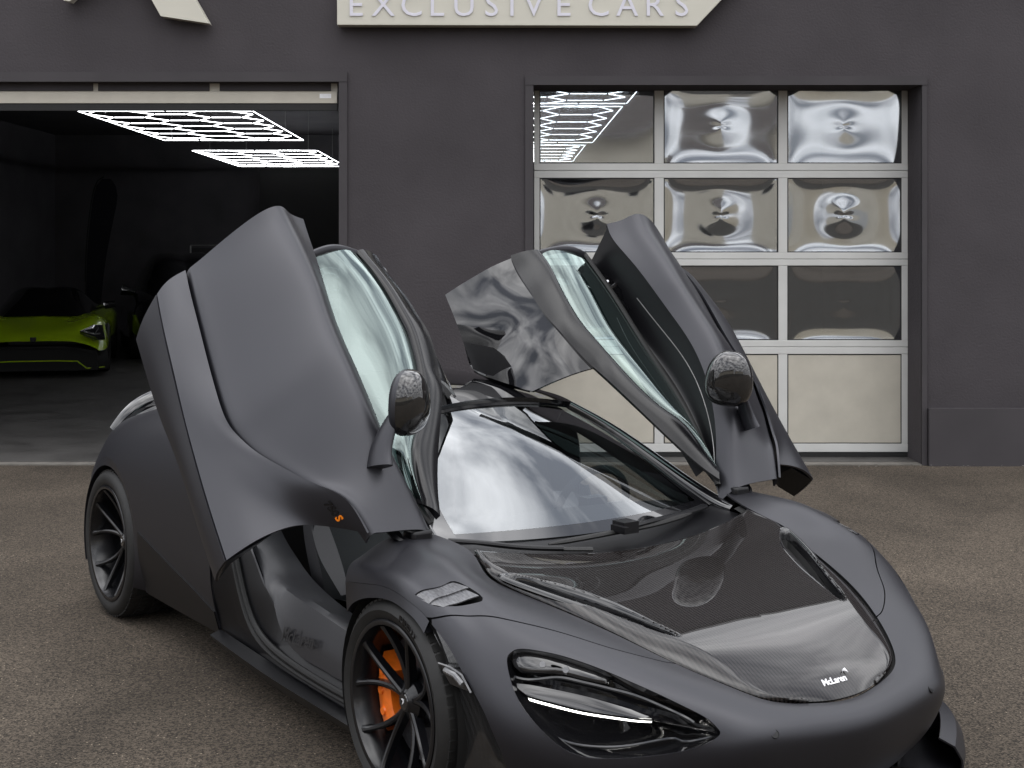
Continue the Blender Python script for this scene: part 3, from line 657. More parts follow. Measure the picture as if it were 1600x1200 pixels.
for sgn in (-1, 1):
    fo = trimmed(FN, fender_poly, [ventd], .085, .006, sgn).build('front_fender', 'matte_paint', car, ang=40)
    NF[sgn] = fo
    # louvre blades in the fender vent
    def vp(s, t, d): 
        P = surf(FN, [s], [t])[0] + np.array([0, 0, d]); return P * [1, -sgn, 1]
    tub = MB(); ring = np.array([vp(a, c, -.003) for a, c in ventd]); cen = ring.mean(0)
    low = ring * .97 + cen * .03 - [0, 0, .07]
    tub.grid(np.array([np.vstack([ring, ring[:1]]), np.vstack([low, low[:1]])])); k = tub.pts(low); tub.face(range(k, k + len(low))); tub.build('vent_tub', 'liner_black', fo)
    for (a, c2, e, g) in (((2.02, 3.76), (2.50, 3.74), (2.50, 2.42), (2.90, 2.22)), ((2.44, 3.75), (2.84, 3.52), (2.84, 2.32), (3.22, 2.16))):
        G = np.array([[vp(*( (1 - w) * (np.array(a) * (1 - q_) + np.array(c2) * q_) + w * (np.array(e) * (1 - q_) + np.array(g) * q_)), -.007 + .006 * q_ - .003 * (1 - w)) for w in np.linspace(0, 1, 12)] for q_ in np.linspace(0, 1, 8)])
        mb = MB(); mb.shell(G, .004); mb.build('louvre_blade', 'vane_carbon', fo)
# bumper: one skin across the nose with both headlight openings
bm_ = [trimmed(FN, bumper_poly, [HLd], .085, .006, sg_) for sg_ in (-1, 1)]
mb = MB()
for q_ in bm_:
    k = mb.pts(q_.v)
    for f_ in q_.f: mb.face([k + i for i in f_])
bumper = mb.build('front_bumper', 'matte_paint', car, ang=40, weld=.0006)
def nrm(s, t):
    e = 1e-3; s = np.clip(s, e, 10 - e); t = np.clip(t, e, 6 - e)
    a = surf(FN, s + e, t) - surf(FN, s - e, t); c = surf(FN, s, t + e) - surf(FN, s, t - e); n = np.cross(a, c); n /= np.linalg.norm(n, axis=1)[:, None]
    P = surf(FN, s, t); n *= np.sign(((P - [0, 0, .35]) * n).sum(1))[:, None]; return P, n
hs = np.array([p[0] for p in HLd]); ht = np.array([p[1] for p in HLd]); HP, HN = nrm(hs, ht)
for sgn in (-1, 1):
    fl = lambda P: np.asarray(P, float) * [1, -sgn, 1]
    hl = empty('headlight', car, loc=(.62 , sgn * .75, .48)); off = np.array([.62, sgn * .75, .48])
    cen = HP.mean(0) - HN.mean(0) / np.linalg.norm(HN.mean(0)) * .13
    rs_ = [HP - HN * .004, HP - HN * .02, (HP - HN * .05) * .96 + cen * .04, (HP - HN * .08) * .82 + cen * .18, (HP - HN * .09) * .5 + cen * .5, HP * .04 + cen * .96]
    mb = MB(); mb.grid(np.array([fl(np.vstack([r, r[:1]])) - off for r in rs_]))
    mb.build('lamp_bowl', 'gloss_black', hl, ang=60)
    # projector pod with a dished clear cover
    pod = np.array(PADS['pod']); pc = pod.mean(0); outw = np.array([.55, -.55, .45])
    mb = MB(); rs = []
    for w, d in ((1.0, -.03), (1.0, 0), (.93, .006), (.75, .011), (.45, .014), (.12, .015)): rs.append(fl(np.vstack([pod * w + pc * (1 - w) + outw * d, (pod * w + pc * (1 - w) + outw * d)[:1]])) - off)
    mb.grid(np.array(rs)); mb.build('projector_lens', 'lamp_lens', hl, ang=60)
    for w in (.25, .55):
        c0 = pod[2] * (1 - w) + pod[8] * w; c1 = pod[17] * (1 - w) + pod[11] * w; pp = (c0 + c1) / 2 + outw * .006
        mb = MB(); mb.tube([fl(pp) - off, fl(pp + outw * .012) - off], [.012, .009], n=14); mb.build('projector_ring', 'marker_lens', hl)
    up, lo = curve(PADS['drl_up'], 30), curve(PADS['drl_lo'], 30); up[:, :] = curve(up[2:], 30); lo[:, :] = curve(lo[2:], 30)
    mb = MB(); dv = np.array([.010, -.006, .004])
    lo_ = up * .35 + lo * .65; up_ = up * .85 + lo * .15; mb.grid(np.array([fl(up_) - off, fl(up_ + dv) - off, fl(lo_ + dv) - off, fl(lo_) - off])); mb.build('daytime_light', 'drl_light', hl)
    # the blade that carries the light, running to the front tip
    rid = curve(PADS['ridge'], 30); base_up = up + np.array([-.02, .012, .012])
    mb = MB(); mb.shell(np.array([fl(curve(PADS['ridge'], 30)) - off, fl((rid + up) / 2 + [.006, -.004, .002]) - off, fl(up + [.004, -.003, .006]) - off]), .006); mb.build('light_blade', 'gloss_black', hl, ang=50)
    led = curve(PADS['ledge'], 40); mb = MB(); mb.tube(fl(led) - off, .006, n=7, cap=True); mb.build('bezel_edge', 'gloss_black', hl)
    mb = MB(); rid2 = curve(PADS['ridge'], 40); mb.grid(np.array([fl(led) - off, fl(led * .5 + rid2 * .5 - outw * .02) - off, fl(rid2) - off])); mb.build('bezel_channel', 'gloss_black', hl, ang=60)
    # lower sweep behind the blade
    mb = MB(); mb.tube(fl(curve(PADS['lower'], 26)) - off, .004, n=6); mb.build('lower_edge', 'gloss_black', hl)
    for k_, w in enumerate((.16, .30, .44, .58, .72, .86)):
        i = int(w * 29); p0 = up[i] + [0, 0, .004]; p1 = up[i] + [-.012, .01, .016]; mb = MB(); mb.tube([fl(p0) - off, fl(p1) - off], .0018, n=5); mb.build('light_fin', 'chrome', hl)
# parking sensors
for sgn in (-1, 1):
    mb = MB(); c0 = np.array(PADS['sensor'][0]) * [1, -sgn, 1]; n_ = np.array((.72, sgn * .30, .55)); n_ /= np.linalg.norm(n_)
    a_ = np.cross(n_, (0, 0, 1)); a_ /= np.linalg.norm(a_); b_ = np.cross(n_, a_)
    rg = lambda r, d: [c0 + n_ * d + r * (math.cos(t) * a_ + math.sin(t) * b_) for t in np.linspace(0, 2 * math.pi, 19)]
    mb.grid(np.array([rg(.0125, -.012), rg(.0125, .0), rg(.0112, .0005), rg(.0105, -.0008), rg(.001, -.0004)])); mb.build('parking_sensor', 'satin_black', car)
# wheel arch flanges and the duct panel ahead of the wheel
INNER_F = [(-.30,-.94,.54),(-.239,-.952,.582),(-.17,-.955,.612),(-.094,-.957,.632),(.004,-.957,.645),(.091,-.957,.637),(.162,-.957,.619),(.21,-.957,.592),(.26,-.956,.551),(.30,-.953,.50),(.325,-.945,.44),(.335,-.94,.36),(.335,-.93,.20)]
creP = surf(FN, np.array([p[0] for p in cre]), np.array([p[1] for p in cre]))
for sgn in (-1, 1):
    fl = lambda P: np.asarray(P, float) * [1, -sgn, 1]
    outc = curve(creP[:iC + 1], 40); 
    innc = curve(INNER_F[:8], 40)
    mb = MB(); mb.grid(np.array([fl(outc - [0, -.0, .001]), fl(outc * .5 + innc * .5 + [0, .000, 0]), fl(innc), fl(innc + [0, .06, -.002])])); mb.build('arch_flange', 'matte_paint', car, ang=25)
    outc = curve(creP[iC:], 40); innc = curve(INNER_F[7:], 40)
    mid = outc * .5 + innc * .5 + [0, .035, 0]
    mb = MB(); mb.grid(np.array([fl(outc), fl(outc * .85 + innc * .15 + [0, .012, 0]), fl(mid), fl(innc + [0, .03, 0]), fl(innc + [0, .10, 0])])); mb.build('duct_panel', 'carbon_weave', car, ang=50)
    mk = np.array(PADS['marker']); mc = mk.mean(0); mb = MB()
    rs = [np.vstack([q_, q_[:1]]) for q_ in (mk + [0, .02, 0], mk + [0, -.004, 0], mk * .9 + mc * .1 + [0, -.008, 0], mk * .1 + mc * .9 + [0, -.009, 0])]
    mb.grid(np.array([fl(r) for r in rs])); mo = mb.build('marker_lamp', 'lamp_lens', car)
    mb = MB(); mb.tube(fl([(.315, -.949, .510), (.36, -.945, .506), (.395, -.941, .488)]), .009, n=8); mb.build('reflector', 'marker_lens', mo)
    mb = MB(); mb.tube(fl([(.282, -.951, .522), (.34, -.945, .523), (.387, -.939, .512), (.428, -.935, .472)]), .003, n=6); mb.build('chrome_edge', 'marker_lens', mo)
    # inner wheel housing
    G = []
    for y in (-.93, -.80, -.62):
        G.append([(.355 * math.cos(t), y, .325 + .345 * math.sin(t)) for t in np.linspace(-.5, math.pi + .5, 40)])
    mb = MB(); mb.grid(fl(np.array(G).reshape(-1, 3)).reshape(3, 40, 3)); k = mb.pts(fl(np.array(G[2]))); mb.face(range(k, k + 40)); mb.build('wheel_housing', 'liner_black', car)
# ------------------------------------------------------------------ bonnet
EDGE = [(-.04,.620,.744),(.07,.650,.713),(.16,.636,.679),(.34,.574,.642),(.54,.503,.597),(.715,.424,.541),(.855,.333,.491),(.918,.26,.461),(.953,.15,.441)]
CENT = [(.075,0,.700),(.165,0,.686),(.26,0,.670),(.41,0,.640),(.58,0,.602),(.73,0,.559),(.86,0,.508),(.925,0,.475),(.975,0,.432)]
LIPW = [.965,.945,.935,.915,.868,.80,.86,.90,.95]; LIPZ = [.004,.012,.022,.024,.017,.020,.006,.003,.001]
GRO = [.002,.006,.026,.046,.050,.036,.003,.0,.0]; GWD = [.03,.045,.062,.074,.074,.058,.038,.03,.02]
xz_ = np.array(CENT); pz_ = np.polyfit(xz_[:, 0], xz_[:, 2], 4); CENT = [(c[0], 0, float(np.polyval(pz_, c[0]))) for c in CENT]
SA, SG, SC = [], [], []
for E_, C_, lw, lz, gd, gw in zip(EDGE, CENT, LIPW, LIPZ, GRO, GWD):
    E_, C_ = np.array(E_), np.array(C_)
    def at(w, dz=0):                                           # point across the bonnet at half width w
        q_ = w / E_[1]; return np.array([C_[0] + (E_[0] - C_[0]) * q_ ** 2, w, C_[2] + (E_[2] - C_[2]) * q_ ** 2.0 + dz])
    wl = E_[1] * lw; lip = at(wl, lz)
    par = lambda f_: np.array([C_[0] + (lip[0] - C_[0]) * f_ ** 2, lip[1] * f_, C_[2] + (lip[2] - C_[2]) * f_ ** 2])
    E_ = E_ * [1, .989, 1] - [.003 if E_[1] < .3 else 0, 0, 0]
    SA.append([E_ + [0, 0, -.006], E_, (E_ + lip) / 2 + [0, 0, .004], lip])
    SC.append([par(1), par(.78), par(.52), par(.26), C_])
hood_parts = []
def both(nets):
    out_ = []
    for nn in nets:
        nn = np.array(nn, float); out_.append(nn); out_.append(nn * [1, -1, 1])
    return out_
mb = MB()
for nn, nvv in ((SA, 14), (SC, 90)):
    for sgn in (-1, 1):
        G = gridnet(np.array(nn) * [1, -sgn * -1 * 1, 1] if sgn > 0 else np.array(nn) * [1, -1, 1], 170, nvv)
        mb.grid(G, flip=(sgn > 0))
POCK = [(.148,.585,.700),(.135,.608,.703),(.137,.628,.703),(.162,.630,.696),(.282,.578,.672),(.396,.517,.647),(.505,.454,.619),(.593,.413,.595),(.638,.381,.582),(.652,.365,.578),(.651,.346,.579),(.629,.344,.586),(.594,.354,.596),(.492,.382,.623),(.399,.412,.645),(.301,.458,.666),(.239,.499,.679),(.187,.545,.689)]
pk = curve(POCK + POCK[:1], 73)[:-1]; pkc = np.array([np.interp(p_[0], (.135, .652), (.585, .362)) for p_ in pk])
axis_ = np.stack([np.clip(pk[:, 0], .19, .61), np.interp(np.clip(pk[:, 0], .19, .61), (.19, .40, .61), (.572, .463, .372)), np.interp(np.clip(pk[:, 0], .19, .61), (.19, .40, .61), (.690, .645, .590))], 1)
hole_poly = [(p_[0], p_[1]) for p_ in pk * .87 + axis_ * .13]
kf = []
for f_ in mb.f:
    c_ = np.mean([mb.v[i] for i in f_], axis=0)
    kf.append(not inpoly((c_[0], abs(c_[1])), hole_poly))
mb.f = [f_ for f_, k_ in zip(mb.f, kf) if k_]; mb.m = [0] * len(mb.f)
hood = mb.build('bonnet', 'carbon_hood', car, ang=38, fix=False, weld=.0004)
md = hood.modifiers.new('thick', 'SOLIDIFY'); md.thickness = .006; md.offset = -1
bm = bmesh.new(); bm.from_mesh(hood.data); bmesh.ops.recalc_face_normals(bm, faces=bm.faces)
if sum(f.normal.z for f in bm.faces) < 0: bmesh.ops.reverse_faces(bm, faces=bm.faces)
bm.to_mesh(hood.data); bm.free(); hood.data.set_sharp_from_angle(angle=R(38))
for sgn in (-1, 1):                                            # sunk duct with a raised lip in each half of the bonnet
    hv = np.array(SC)
    cl_ = lambda r: np.vstack([r, r[:1]]) * [1, sgn, 1]
    sk_ = lambda w, dz: pk * (1 - w) + axis_ * w + [0, 0, dz]
    mb = MB(); mb.grid(np.array([cl_(sk_(-.16, -.005)), cl_(sk_(-.10, .003)), cl_(sk_(.0, .006)), cl_(sk_(.12, .005)), cl_(sk_(.22, .0)), cl_(sk_(.30, -.013)), cl_(sk_(.38, -.03))]), flip=sgn < 0)
    vo_ = mb.build('bonnet_vent', 'gloss_black', hood, ang=70)
    fl_ = sk_(.36, -.029) ; fl2 = sk_(.9, -.05)
    mb = MB(); mb.grid(np.array([cl_(fl_), cl_(sk_(.6, -.05)), cl_(fl2)])); mb.build('vent_floor', 'liner_black', hood, ang=60)
# lettering on the nose, lying on the bonnet skin
def hoodpt(x, y):
    xs = [c[0] for c in CENT]; i = np.interp(x, xs, range(9)); C_ = np.array([np.interp(x, xs, [c[j] for c in CENT]) for j in range(3)]); E_ = np.array([np.interp(i, range(9), [e[j] for e in EDGE]) for j in range(3)])
    return C_[2] + (E_[2] - C_[2]) * (y / E_[1]) ** 2
zb = hoodpt(.935, 0); 
lettering('bonnet_lettering', 'McLaren', .030, .0010, 'lettering_white', hood, (.928, -.006, zb + .006), (0, 1, 0), (-.82, 0, .57), shear=.3, spacing=.95, bold=.0007)
mb = MB(); sw = curve([(.918, .042, hoodpt(.918, .042) + .007), (.910, .050, hoodpt(.91, .05) + .007), (.906, .064, hoodpt(.906, .064) + .007)], 8); sw2 = curve([(.913, .048, hoodpt(.913, .048) + .007), (.913, .057, hoodpt(.913, .057) + .007), (.921, .063, hoodpt(.921, .063) + .007)], 8)
mb.shell(np.array([sw, sw2]), .002); mb.build('bonnet_swoosh', 'lettering_white', hood)
# dark structure under the skins, so gaps read black
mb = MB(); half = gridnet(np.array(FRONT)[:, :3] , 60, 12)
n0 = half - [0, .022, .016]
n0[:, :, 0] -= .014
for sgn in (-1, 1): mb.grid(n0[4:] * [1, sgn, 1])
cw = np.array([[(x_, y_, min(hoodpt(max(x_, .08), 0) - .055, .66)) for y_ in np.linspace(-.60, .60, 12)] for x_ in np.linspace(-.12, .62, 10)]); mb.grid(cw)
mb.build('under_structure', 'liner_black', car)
# lower nose: intake recess, splitter with end fences
mb = MB()
sp = [(.60,.77),(.74,.74),(.86,.64),(.96,.45),(1.02,.22),(1.035,0)]
out_ = curve([(a, c, .07) for a, c in sp], 30); inn_ = out_ * [.93, .9, 1] - [.04, 0, 0]
for sgn in (-1, 1):
    G = np.array([inn_ + [0, 0, .02], out_ + [0, 0, .008], out_, inn_]) * [1, sgn, 1]; mb.grid(G)
spl = mb.build('front_splitter', 'matte_paint', car)
for sgn in (-1, 1):
    A_ = curve([(.60,.74,.24),(.72,.70,.235),(.82,.62,.215),(.90,.51,.19)], 18); B_ = curve([(.60,.79,.185),(.74,.77,.175),(.855,.69,.15),(.95,.56,.125)], 18); C2 = curve([(.60,.79,.09),(.74,.765,.085),(.855,.685,.08),(.945,.555,.08)], 18); D2 = curve([(.56,.66,.11),(.66,.60,.10),(.76,.51,.095),(.82,.41,.095)], 18)
    mb = MB(); mb.shell(np.array([A_, A_ * .45 + B_ * .55 + [.008, .004, .012], B_, B_ * .5 + C2 * .5 + [.004, .006, 0], C2]) * [1, sgn, 1], .006, flip=sgn < 0); mb.build('corner_fence', 'matte_paint', car, ang=30)
    mb = MB(); mb.grid(np.array([A_ - [.06, .08, 0], D2 + [0, 0, .1], D2]) * [1, sgn, 1]); mb.build('intake_duct', 'liner_black', car)
    mb = MB(); mb.grid(np.array([D2 - [.1, .1, 0], D2, D2 * .4 + C2 * .6 + [0, 0, .008], C2]) * [1, sgn, 1]); mb.build('splitter_wing', 'matte_paint', car)
# ------------------------------------------------------------------ windscreen, cowl, pillars, roof
WS = [((-.12,.722), (-.25,.645,.735)), ((-.30,.828), (-.40,.615,.80)), ((-.50,.942), (-.56,.572,.885)), ((-.69,1.040), (-.73,.500,.985)), ((-.855,1.108), (-.83,.395,1.068))]
def half(c, e, q): return np.array([c[0] + (e[0] - c[0]) * q ** 2, e[1] * q, c[1] + (e[2] - c[1]) * abs(q) ** 2.2])
qs = np.linspace(-1, 1, 15)
WN = np.array([[half(c, e, q_) for q_ in qs] for c, e in WS])
G = gridnet(WN, 30, 60)
nW = np.cross(np.gradient(G, axis=0), np.gradient(G, axis=1)); nW /= np.linalg.norm(nW, axis=2, keepdims=True); nW *= np.sign(nW[:, :, 2:3])
mb = MB(); mb.grid(G); ws = mb.build('windscreen', 'windshield_glass', car, ang=60)
# black printed border round the glass
def band(sel): 
    mb = MB(); mb.grid(sel); return mb.build('glass_border', 'gloss_black', ws)
band((G + nW * .002)[:, :5]); band((G + nW * .002)[:, -5:]); band((G + nW * .002)[:3, 4:-4]); band((G + nW * .002)[-2:, 4:-4])
# cowl between bonnet and glass
he = np.array([[ .075 + (-.04 - .075) * q_ ** 2, .62 * q_, .700 + .044 * q_ ** 2] for q_ in qs])
b0 = np.array([half(*WS[0], q_) for q_ in qs])
mb = MB(); mb.grid(gridnet(np.array([he - [.004, 0, .012], he * .72 + b0 * .28 - [0, 0, .022], he * .3 + b0 * .7 - [0, 0, .016], b0 - [0, 0, .003]]), 16, 60)); mb.build('cowl_panel', 'satin_black', car, ang=50)
for sgn in (-1, 1):
    Q = [(-.84,.385,1.078),(-.73,.505,.990),(-.56,.580,.888),(-.40,.622,.802),(-.25,.655,.735),(-.16,.67,.715)]
    cv = curve(np.array(Q) * [1, sgn, 1], 36)
    mb = MB(); mb.tube(cv, np.interp(np.linspace(0, 1, 36), (0, .5, 1), (.024, .030, .040)), n=12, flat=.75); mb.build('windscreen_pillar', 'gloss_black', car, ang=60)
    # pillar inner trim, deeper
    mb = MB(); cv2 = cv - np.array([.02, sgn * .035, .045]); mb.tube(cv2, .045, n=12, flat=.6); mb.build('pillar_trim', 'alcantara', car, ang=60)
# roof: header and central spine
RS = [((-.855, 1.110), .395, 1.070), ((-.93, 1.135), .36, 1.100), ((-1.02, 1.155), .24, 1.138), ((-1.25, 1.182), .16, 1.172), ((-1.6, 1.185), .15, 1.176), ((-1.95, 1.140), .22, 1.12), ((-2.3, 1.06), .40, 1.02)]
RN = np.array([[(c[0] + .02 * q_ ** 2, w * q_, c[1] + (ze - c[1]) * q_ ** 2) for q_ in np.linspace(-1, 1, 9)] for c, w, ze in RS])
mb = MB(); mb.shell(gridnet(RN, 40, 26), .02, flip=True); mb.build('roof_spine', 'gloss_black', car, ang=50)
mb = MB(); mb.tube(curve([(-.862, y, 1.113 - .25 * y * y) for y in np.linspace(-.39, .39, 9)], 30), .006, n=6, flat=.6); mb.build('header_seal', 'chrome', car)
# wipers
def surf_ws(a, q_, d): 
    P = gridnet(WN, 41, 61); i, j = int(a * 40), int((q_ + 1) / 2 * 60); n_ = np.array([.45, 0, .89]); return P[i, j] + n_ * d
wp = empty('wiper', car, loc=(0, 0, 0))
bl = curve([(-.06,-.30,.724),(-.03,-.16,.735),(-.02,-.02,.742),(-.035,.12,.742),(-.07,.26,.742),(-.12,.40,.742)], 30)
mb = MB(); mb.tube(bl, np.interp(np.linspace(0, 1, 30), (0, .08, .9, 1), (.005, .014, .014, .007)), n=8, flat=.7); mb.build('wiper_blade', 'rubber_black', wp)
mb = MB(); mb.tube(curve([(-.005,-.005,.755),(-.03,.10,.756),(-.07,.22,.752),(-.13,.40,.746),(-.19,.535,.742)], 24), np.linspace(.011, .016, 24), n=8, flat=.7); mb.build('wiper_arm', 'satin_black', wp)
mb = MB(); mb.box((-.045, -.035, .738), (.02, .03, .778)); mb.box((-.03, -.055, .745), (.045, -.034, .768)); mb.build('wiper_clip', 'satin_black', wp)
wp2 = empty('wiper', car)
mb = MB(); mb.tube(curve([(-.19,-.62,.752),(-.12,-.52,.744),(-.04,-.42,.733),(.02,-.30,.725)], 18), .012, n=8, flat=.7); mb.build('wiper_arm', 'satin_black', wp2)
mb = MB(); mb.tube(curve([(-.15,-.53,.742),(-.05,-.40,.726),(.05,-.20,.715)], 18), .016, n=8, flat=.5); mb.build('cowl_strip', 'rubber_black', wp2)
# ------------------------------------------------------------------ tub, sills, cabin
mb = MB(); mb.box((-1.62, -.80, .13), (.0, .80, .17)); mb.box((-1.66, -.74, .13), (-1.6, .74, 1.0)); mb.box((-.30, -.70, .13), (-.24, .70, .70)); mb.build('floor_pan', 'liner_black', car)
RIDGE = [(-1.36,-.80,.60),(-1.298,-.80,.545),(-1.22,-.80,.502),(-1.111,-.80,.46),(-.902,-.80,.435),(-.713,-.80,.419),(-.568,-.80,.406),(-.42,-.80,.40),(-.25,-.80,.40)]
SIN = [(-1.40,-.67,.60),(-1.32,-.67,.545),(-1.23,-.67,.50),(-1.12,-.67,.452),(-.95,-.67,.41),(-.76,-.67,.382),(-.6,-.67,.37),(-.42,-.67,.36),(-.25,-.67,.36)]
SLO = [(-1.24,-.855,.55),(-1.187,-.855,.50),(-1.12,-.855,.44),(-1.043,-.855,.385),(-.90,-.855,.275),(-.669,-.855,.252),(-.56,-.855,.250),(-.42,-.855,.25),(-.25,-.855,.25)]
for sgn in (-1, 1):
    fl = lambda P: np.asarray(P, float) * [1, -sgn, 1]
    r, i_, l_ = curve(RIDGE, 40), curve(SIN, 40), curve(SLO, 40)
    mb = MB(); mb.shell(np.array([fl(i_ - [0, -.02, .10]), fl(i_), fl(i_ * .55 + r * .45 + [0, 0, .004]), fl(r * .9 + i_ * .1 + [0, 0, .0]), fl(r * .97 + l_ * .03 + [0, -.004, -.004]), fl(r * .6 + l_ * .4 + [0, -.012, 0]), fl(r * .3 + l_ * .7 + [0, -.008, 0]), fl(l_)]), .006, flip=sgn > 0)
    sill = mb.build('door_sill', 'sill_grey', car, ang=30)
    if sgn < 0: lettering('sill_lettering', 'McLaren', .076, .0004, 'sill_lettering', sill, (-.82, -.8665, .318), (1, 0, .12), (-.12, .22, 1), shear=.3, bold=.0006)
    for off_, rad in ((0, .012), (.035, .010)):
        sl = curve(np.array([(-1.36,-.885,.62),(-1.312,-.885,.523),(-1.232,-.885,.389),(-1.114,-.885,.283),(-.918,-.885,.238),(-.659,-.885,.225),(-.421,-.885,.225),(-.26,-.885,.23)]) + [-off_, 0, -off_ * .6], 40)
        mb = MB(); mb.tube(fl(sl), rad, n=8); mb.build('door_seal', 'rubber_black', car)
    outer = curve([(-1.47,-.925,.62),(-1.47,-.92,.36),(-1.44,-.88,.20),(-1.0,-.875,.175),(-.6,-.875,.17),(-.30,-.88,.17)], 40); sl = curve([(-1.36,-.885,.62),(-1.312,-.885,.50),(-1.232,-.885,.37),(-1.114,-.885,.262),(-.918,-.885,.215),(-.659,-.885,.203),(-.421,-.885,.203),(-.26,-.885,.21)], 40)
    mb = MB(); mb.grid(np.array([fl(outer), fl(outer * .5 + sl * .5 + [0, .012, 0]), fl(sl), fl(l_ + [0, .012, 0])])); mb.build('door_aperture', 'satin_black', car, ang=40)
    low = curve([(-1.47,-.90,.155),(-1.0,-.90,.125),(-.6,-.90,.125),(-.30,-.90,.13)], 40)
    o2 = curve([(-1.47,-.885,.20),(-1.0,-.875,.178),(-.6,-.875,.172),(-.30,-.88,.172)], 40)
    mb = MB(); mb.shell(np.array([fl(o2), fl(o2 * .5 + low * .5 - [0, .035, -.01]), fl(low), fl(low + [0, .1, -.01])]), .005, flip=sgn > 0); mb.build('side_skirt', 'satin_black', car, ang=30)
    # A-post inner face behind the front wheel
    mb = MB(); mb.grid(np.array([fl(curve([(-.30,-.86,.20),(-.31,-.90,.45),(-.30,-.90,.66),(-.24,-.70,.765)], 20)), fl(curve([(-.45,-.70,.20),(-.42,-.70,.45),(-.40,-.66,.66),(-.34,-.60,.74)], 20))])); mb.build('hinge_post', 'liner_black', car)
# dashboard and seats
mb = MB(); mb.grid(gridnet(np.array([[(-.26, y, .70 - .05 * y * y), (-.40, y, .735 - .06 * y * y), (-.56, y, .72 - .05 * y * y), (-.62, y, .64), (-.58, y, .48)] for y in np.linspace(-.62, .62, 7)]), 30, 24)); mb.build('dashboard', 'alcantara', car, ang=50)
for y0 in (-.36, .36):
    st_ = empty('seat', car, loc=(-1.12, y0, .17))
    mb = MB(); mb.grid(gridnet(np.array([[(.42, y, .20 + .25 * y * y), (.20, y, .19 + .5 * y * y), (-.05, y, .13 + .9 * y * y)] for y in np.linspace(-.24, .24, 7)]), 20, 14)); mb.grid(gridnet(np.array([[(.42, y, .20 + .25 * y * y), (.43, y, .08), (.40, y, 0)] for y in np.linspace(-.24, .24, 7)]), 12, 8)); mb.build('seat_cushion', 'leather_dark', st_, ang=50)
    mb = MB(); bk = np.array([[(-.05 + .9 * y * y, y * (1.0 - .25 * (z > .5)), z) if z < .3 else (-.10 - .28 * (z - .3) + .6 * y * y, y * (1 - .5 * max(0, z - .35)), z) for z in (.10, .25, .42, .58, .72, .80)] for y in np.linspace(-.25, .25, 7)])
    mb.shell(gridnet(bk, 20, 24), .06, flip=True); mb.build('seat_back', 'leather_dark', st_, ang=50)
stw = empty('steering_wheel', car, loc=(-.66, .36, .68))
th_ = np.linspace(0, 2 * math.pi, 33); rw = np.array([(.055 * math.sin(t) * 1, .175 * math.cos(t), .165 * math.sin(t)) for t in th_]); mb = MB(); mb.tube(rw, .016, n=8, up=(1, 0, .1), cap=False); mb.build('rim', 'alcantara', stw)
mb = MB(); mb.box((-.02, -.05, -.06), (.04, .05, .05)); mb.tube([(0, -.16, 0), (0, .16, 0)], .016, n=6); mb.build('hub', 'satin_black', stw)
# harness strap lying over the near seat bolster
mb = MB(); mb.shell(np.array([curve([(-1.24,-.60,.62),(-1.15,-.615,.53),(-1.03,-.625,.465),(-.93,-.63,.415)], 20), curve([(-1.20,-.55,.64),(-1.09,-.565,.56),(-.98,-.59,.49),(-.885,-.62,.43)], 20)]), .004); mb.build('seat_side_cover', 'leather_dark', car)

# ------------------------------------------------------------------ rear quarters, tail, wing
RQ = np.array([
 [(-1.47,.60,1.03),(-1.47,.80,.985),(-1.47,.90,.89),(-1.47,.935,.75),(-1.47,.935,.55),(-1.47,.925,.36),(-1.47,.88,.18)],
 [(-1.85,.62,1.03),(-1.85,.80,1.0),(-1.87,.90,.91),(-1.88,.94,.75),(-1.88,.945,.55),(-1.88,.93,.36),(-1.88,.89,.18)],
 [(-2.45,.62,1.0),(-2.45,.785,.97),(-2.47,.905,.87),(-2.5,.96,.735),(-2.5,.965,.55),(-2.5,.95,.36),(-2.45,.91,.19)],
 [(-2.9,.60,.93),(-2.9,.76,.895),(-2.88,.87,.81),(-2.87,.935,.69),(-2.95,.94,.55),(-2.95,.93,.36),(-2.95,.90,.2)],
 [(-3.3,.55,.88),(-3.25,.69,.84),(-3.17,.79,.76),(-3.14,.855,.655),(-3.16,.86,.55),(-3.2,.84,.36),(-3.2,.80,.22)]], float) * [1, -1, 1]
ds, dt = np.meshgrid(np.linspace(0, 4, 201), np.linspace(1.5, 6, 226), indexing='ij'); dP = surf(RQ, ds.ravel(), dt.ravel())
def st_xz(x, z):
    k = int(np.argmin((dP[:, 0] - x) ** 2 + (dP[:, 2] - z) ** 2)); return float(ds.ravel()[k]), float(dt.ravel()[k])
arcR = [st_xz(-2.645 + .405 * math.cos(a), .345 + .405 * math.sin(a)) for a in np.linspace(R(-22), R(202), 60)]
arcR = [(a, min(c, 5.999)) for a, c in arcR]
poly = [(.0, .0), (2, 0), (4, 0), (4, 3), (4, 6)] + [(arcR[-1][0], 6.0)] + arcR[::-1] + [(arcR[0][0], 6.0), (.0, 6.0)]
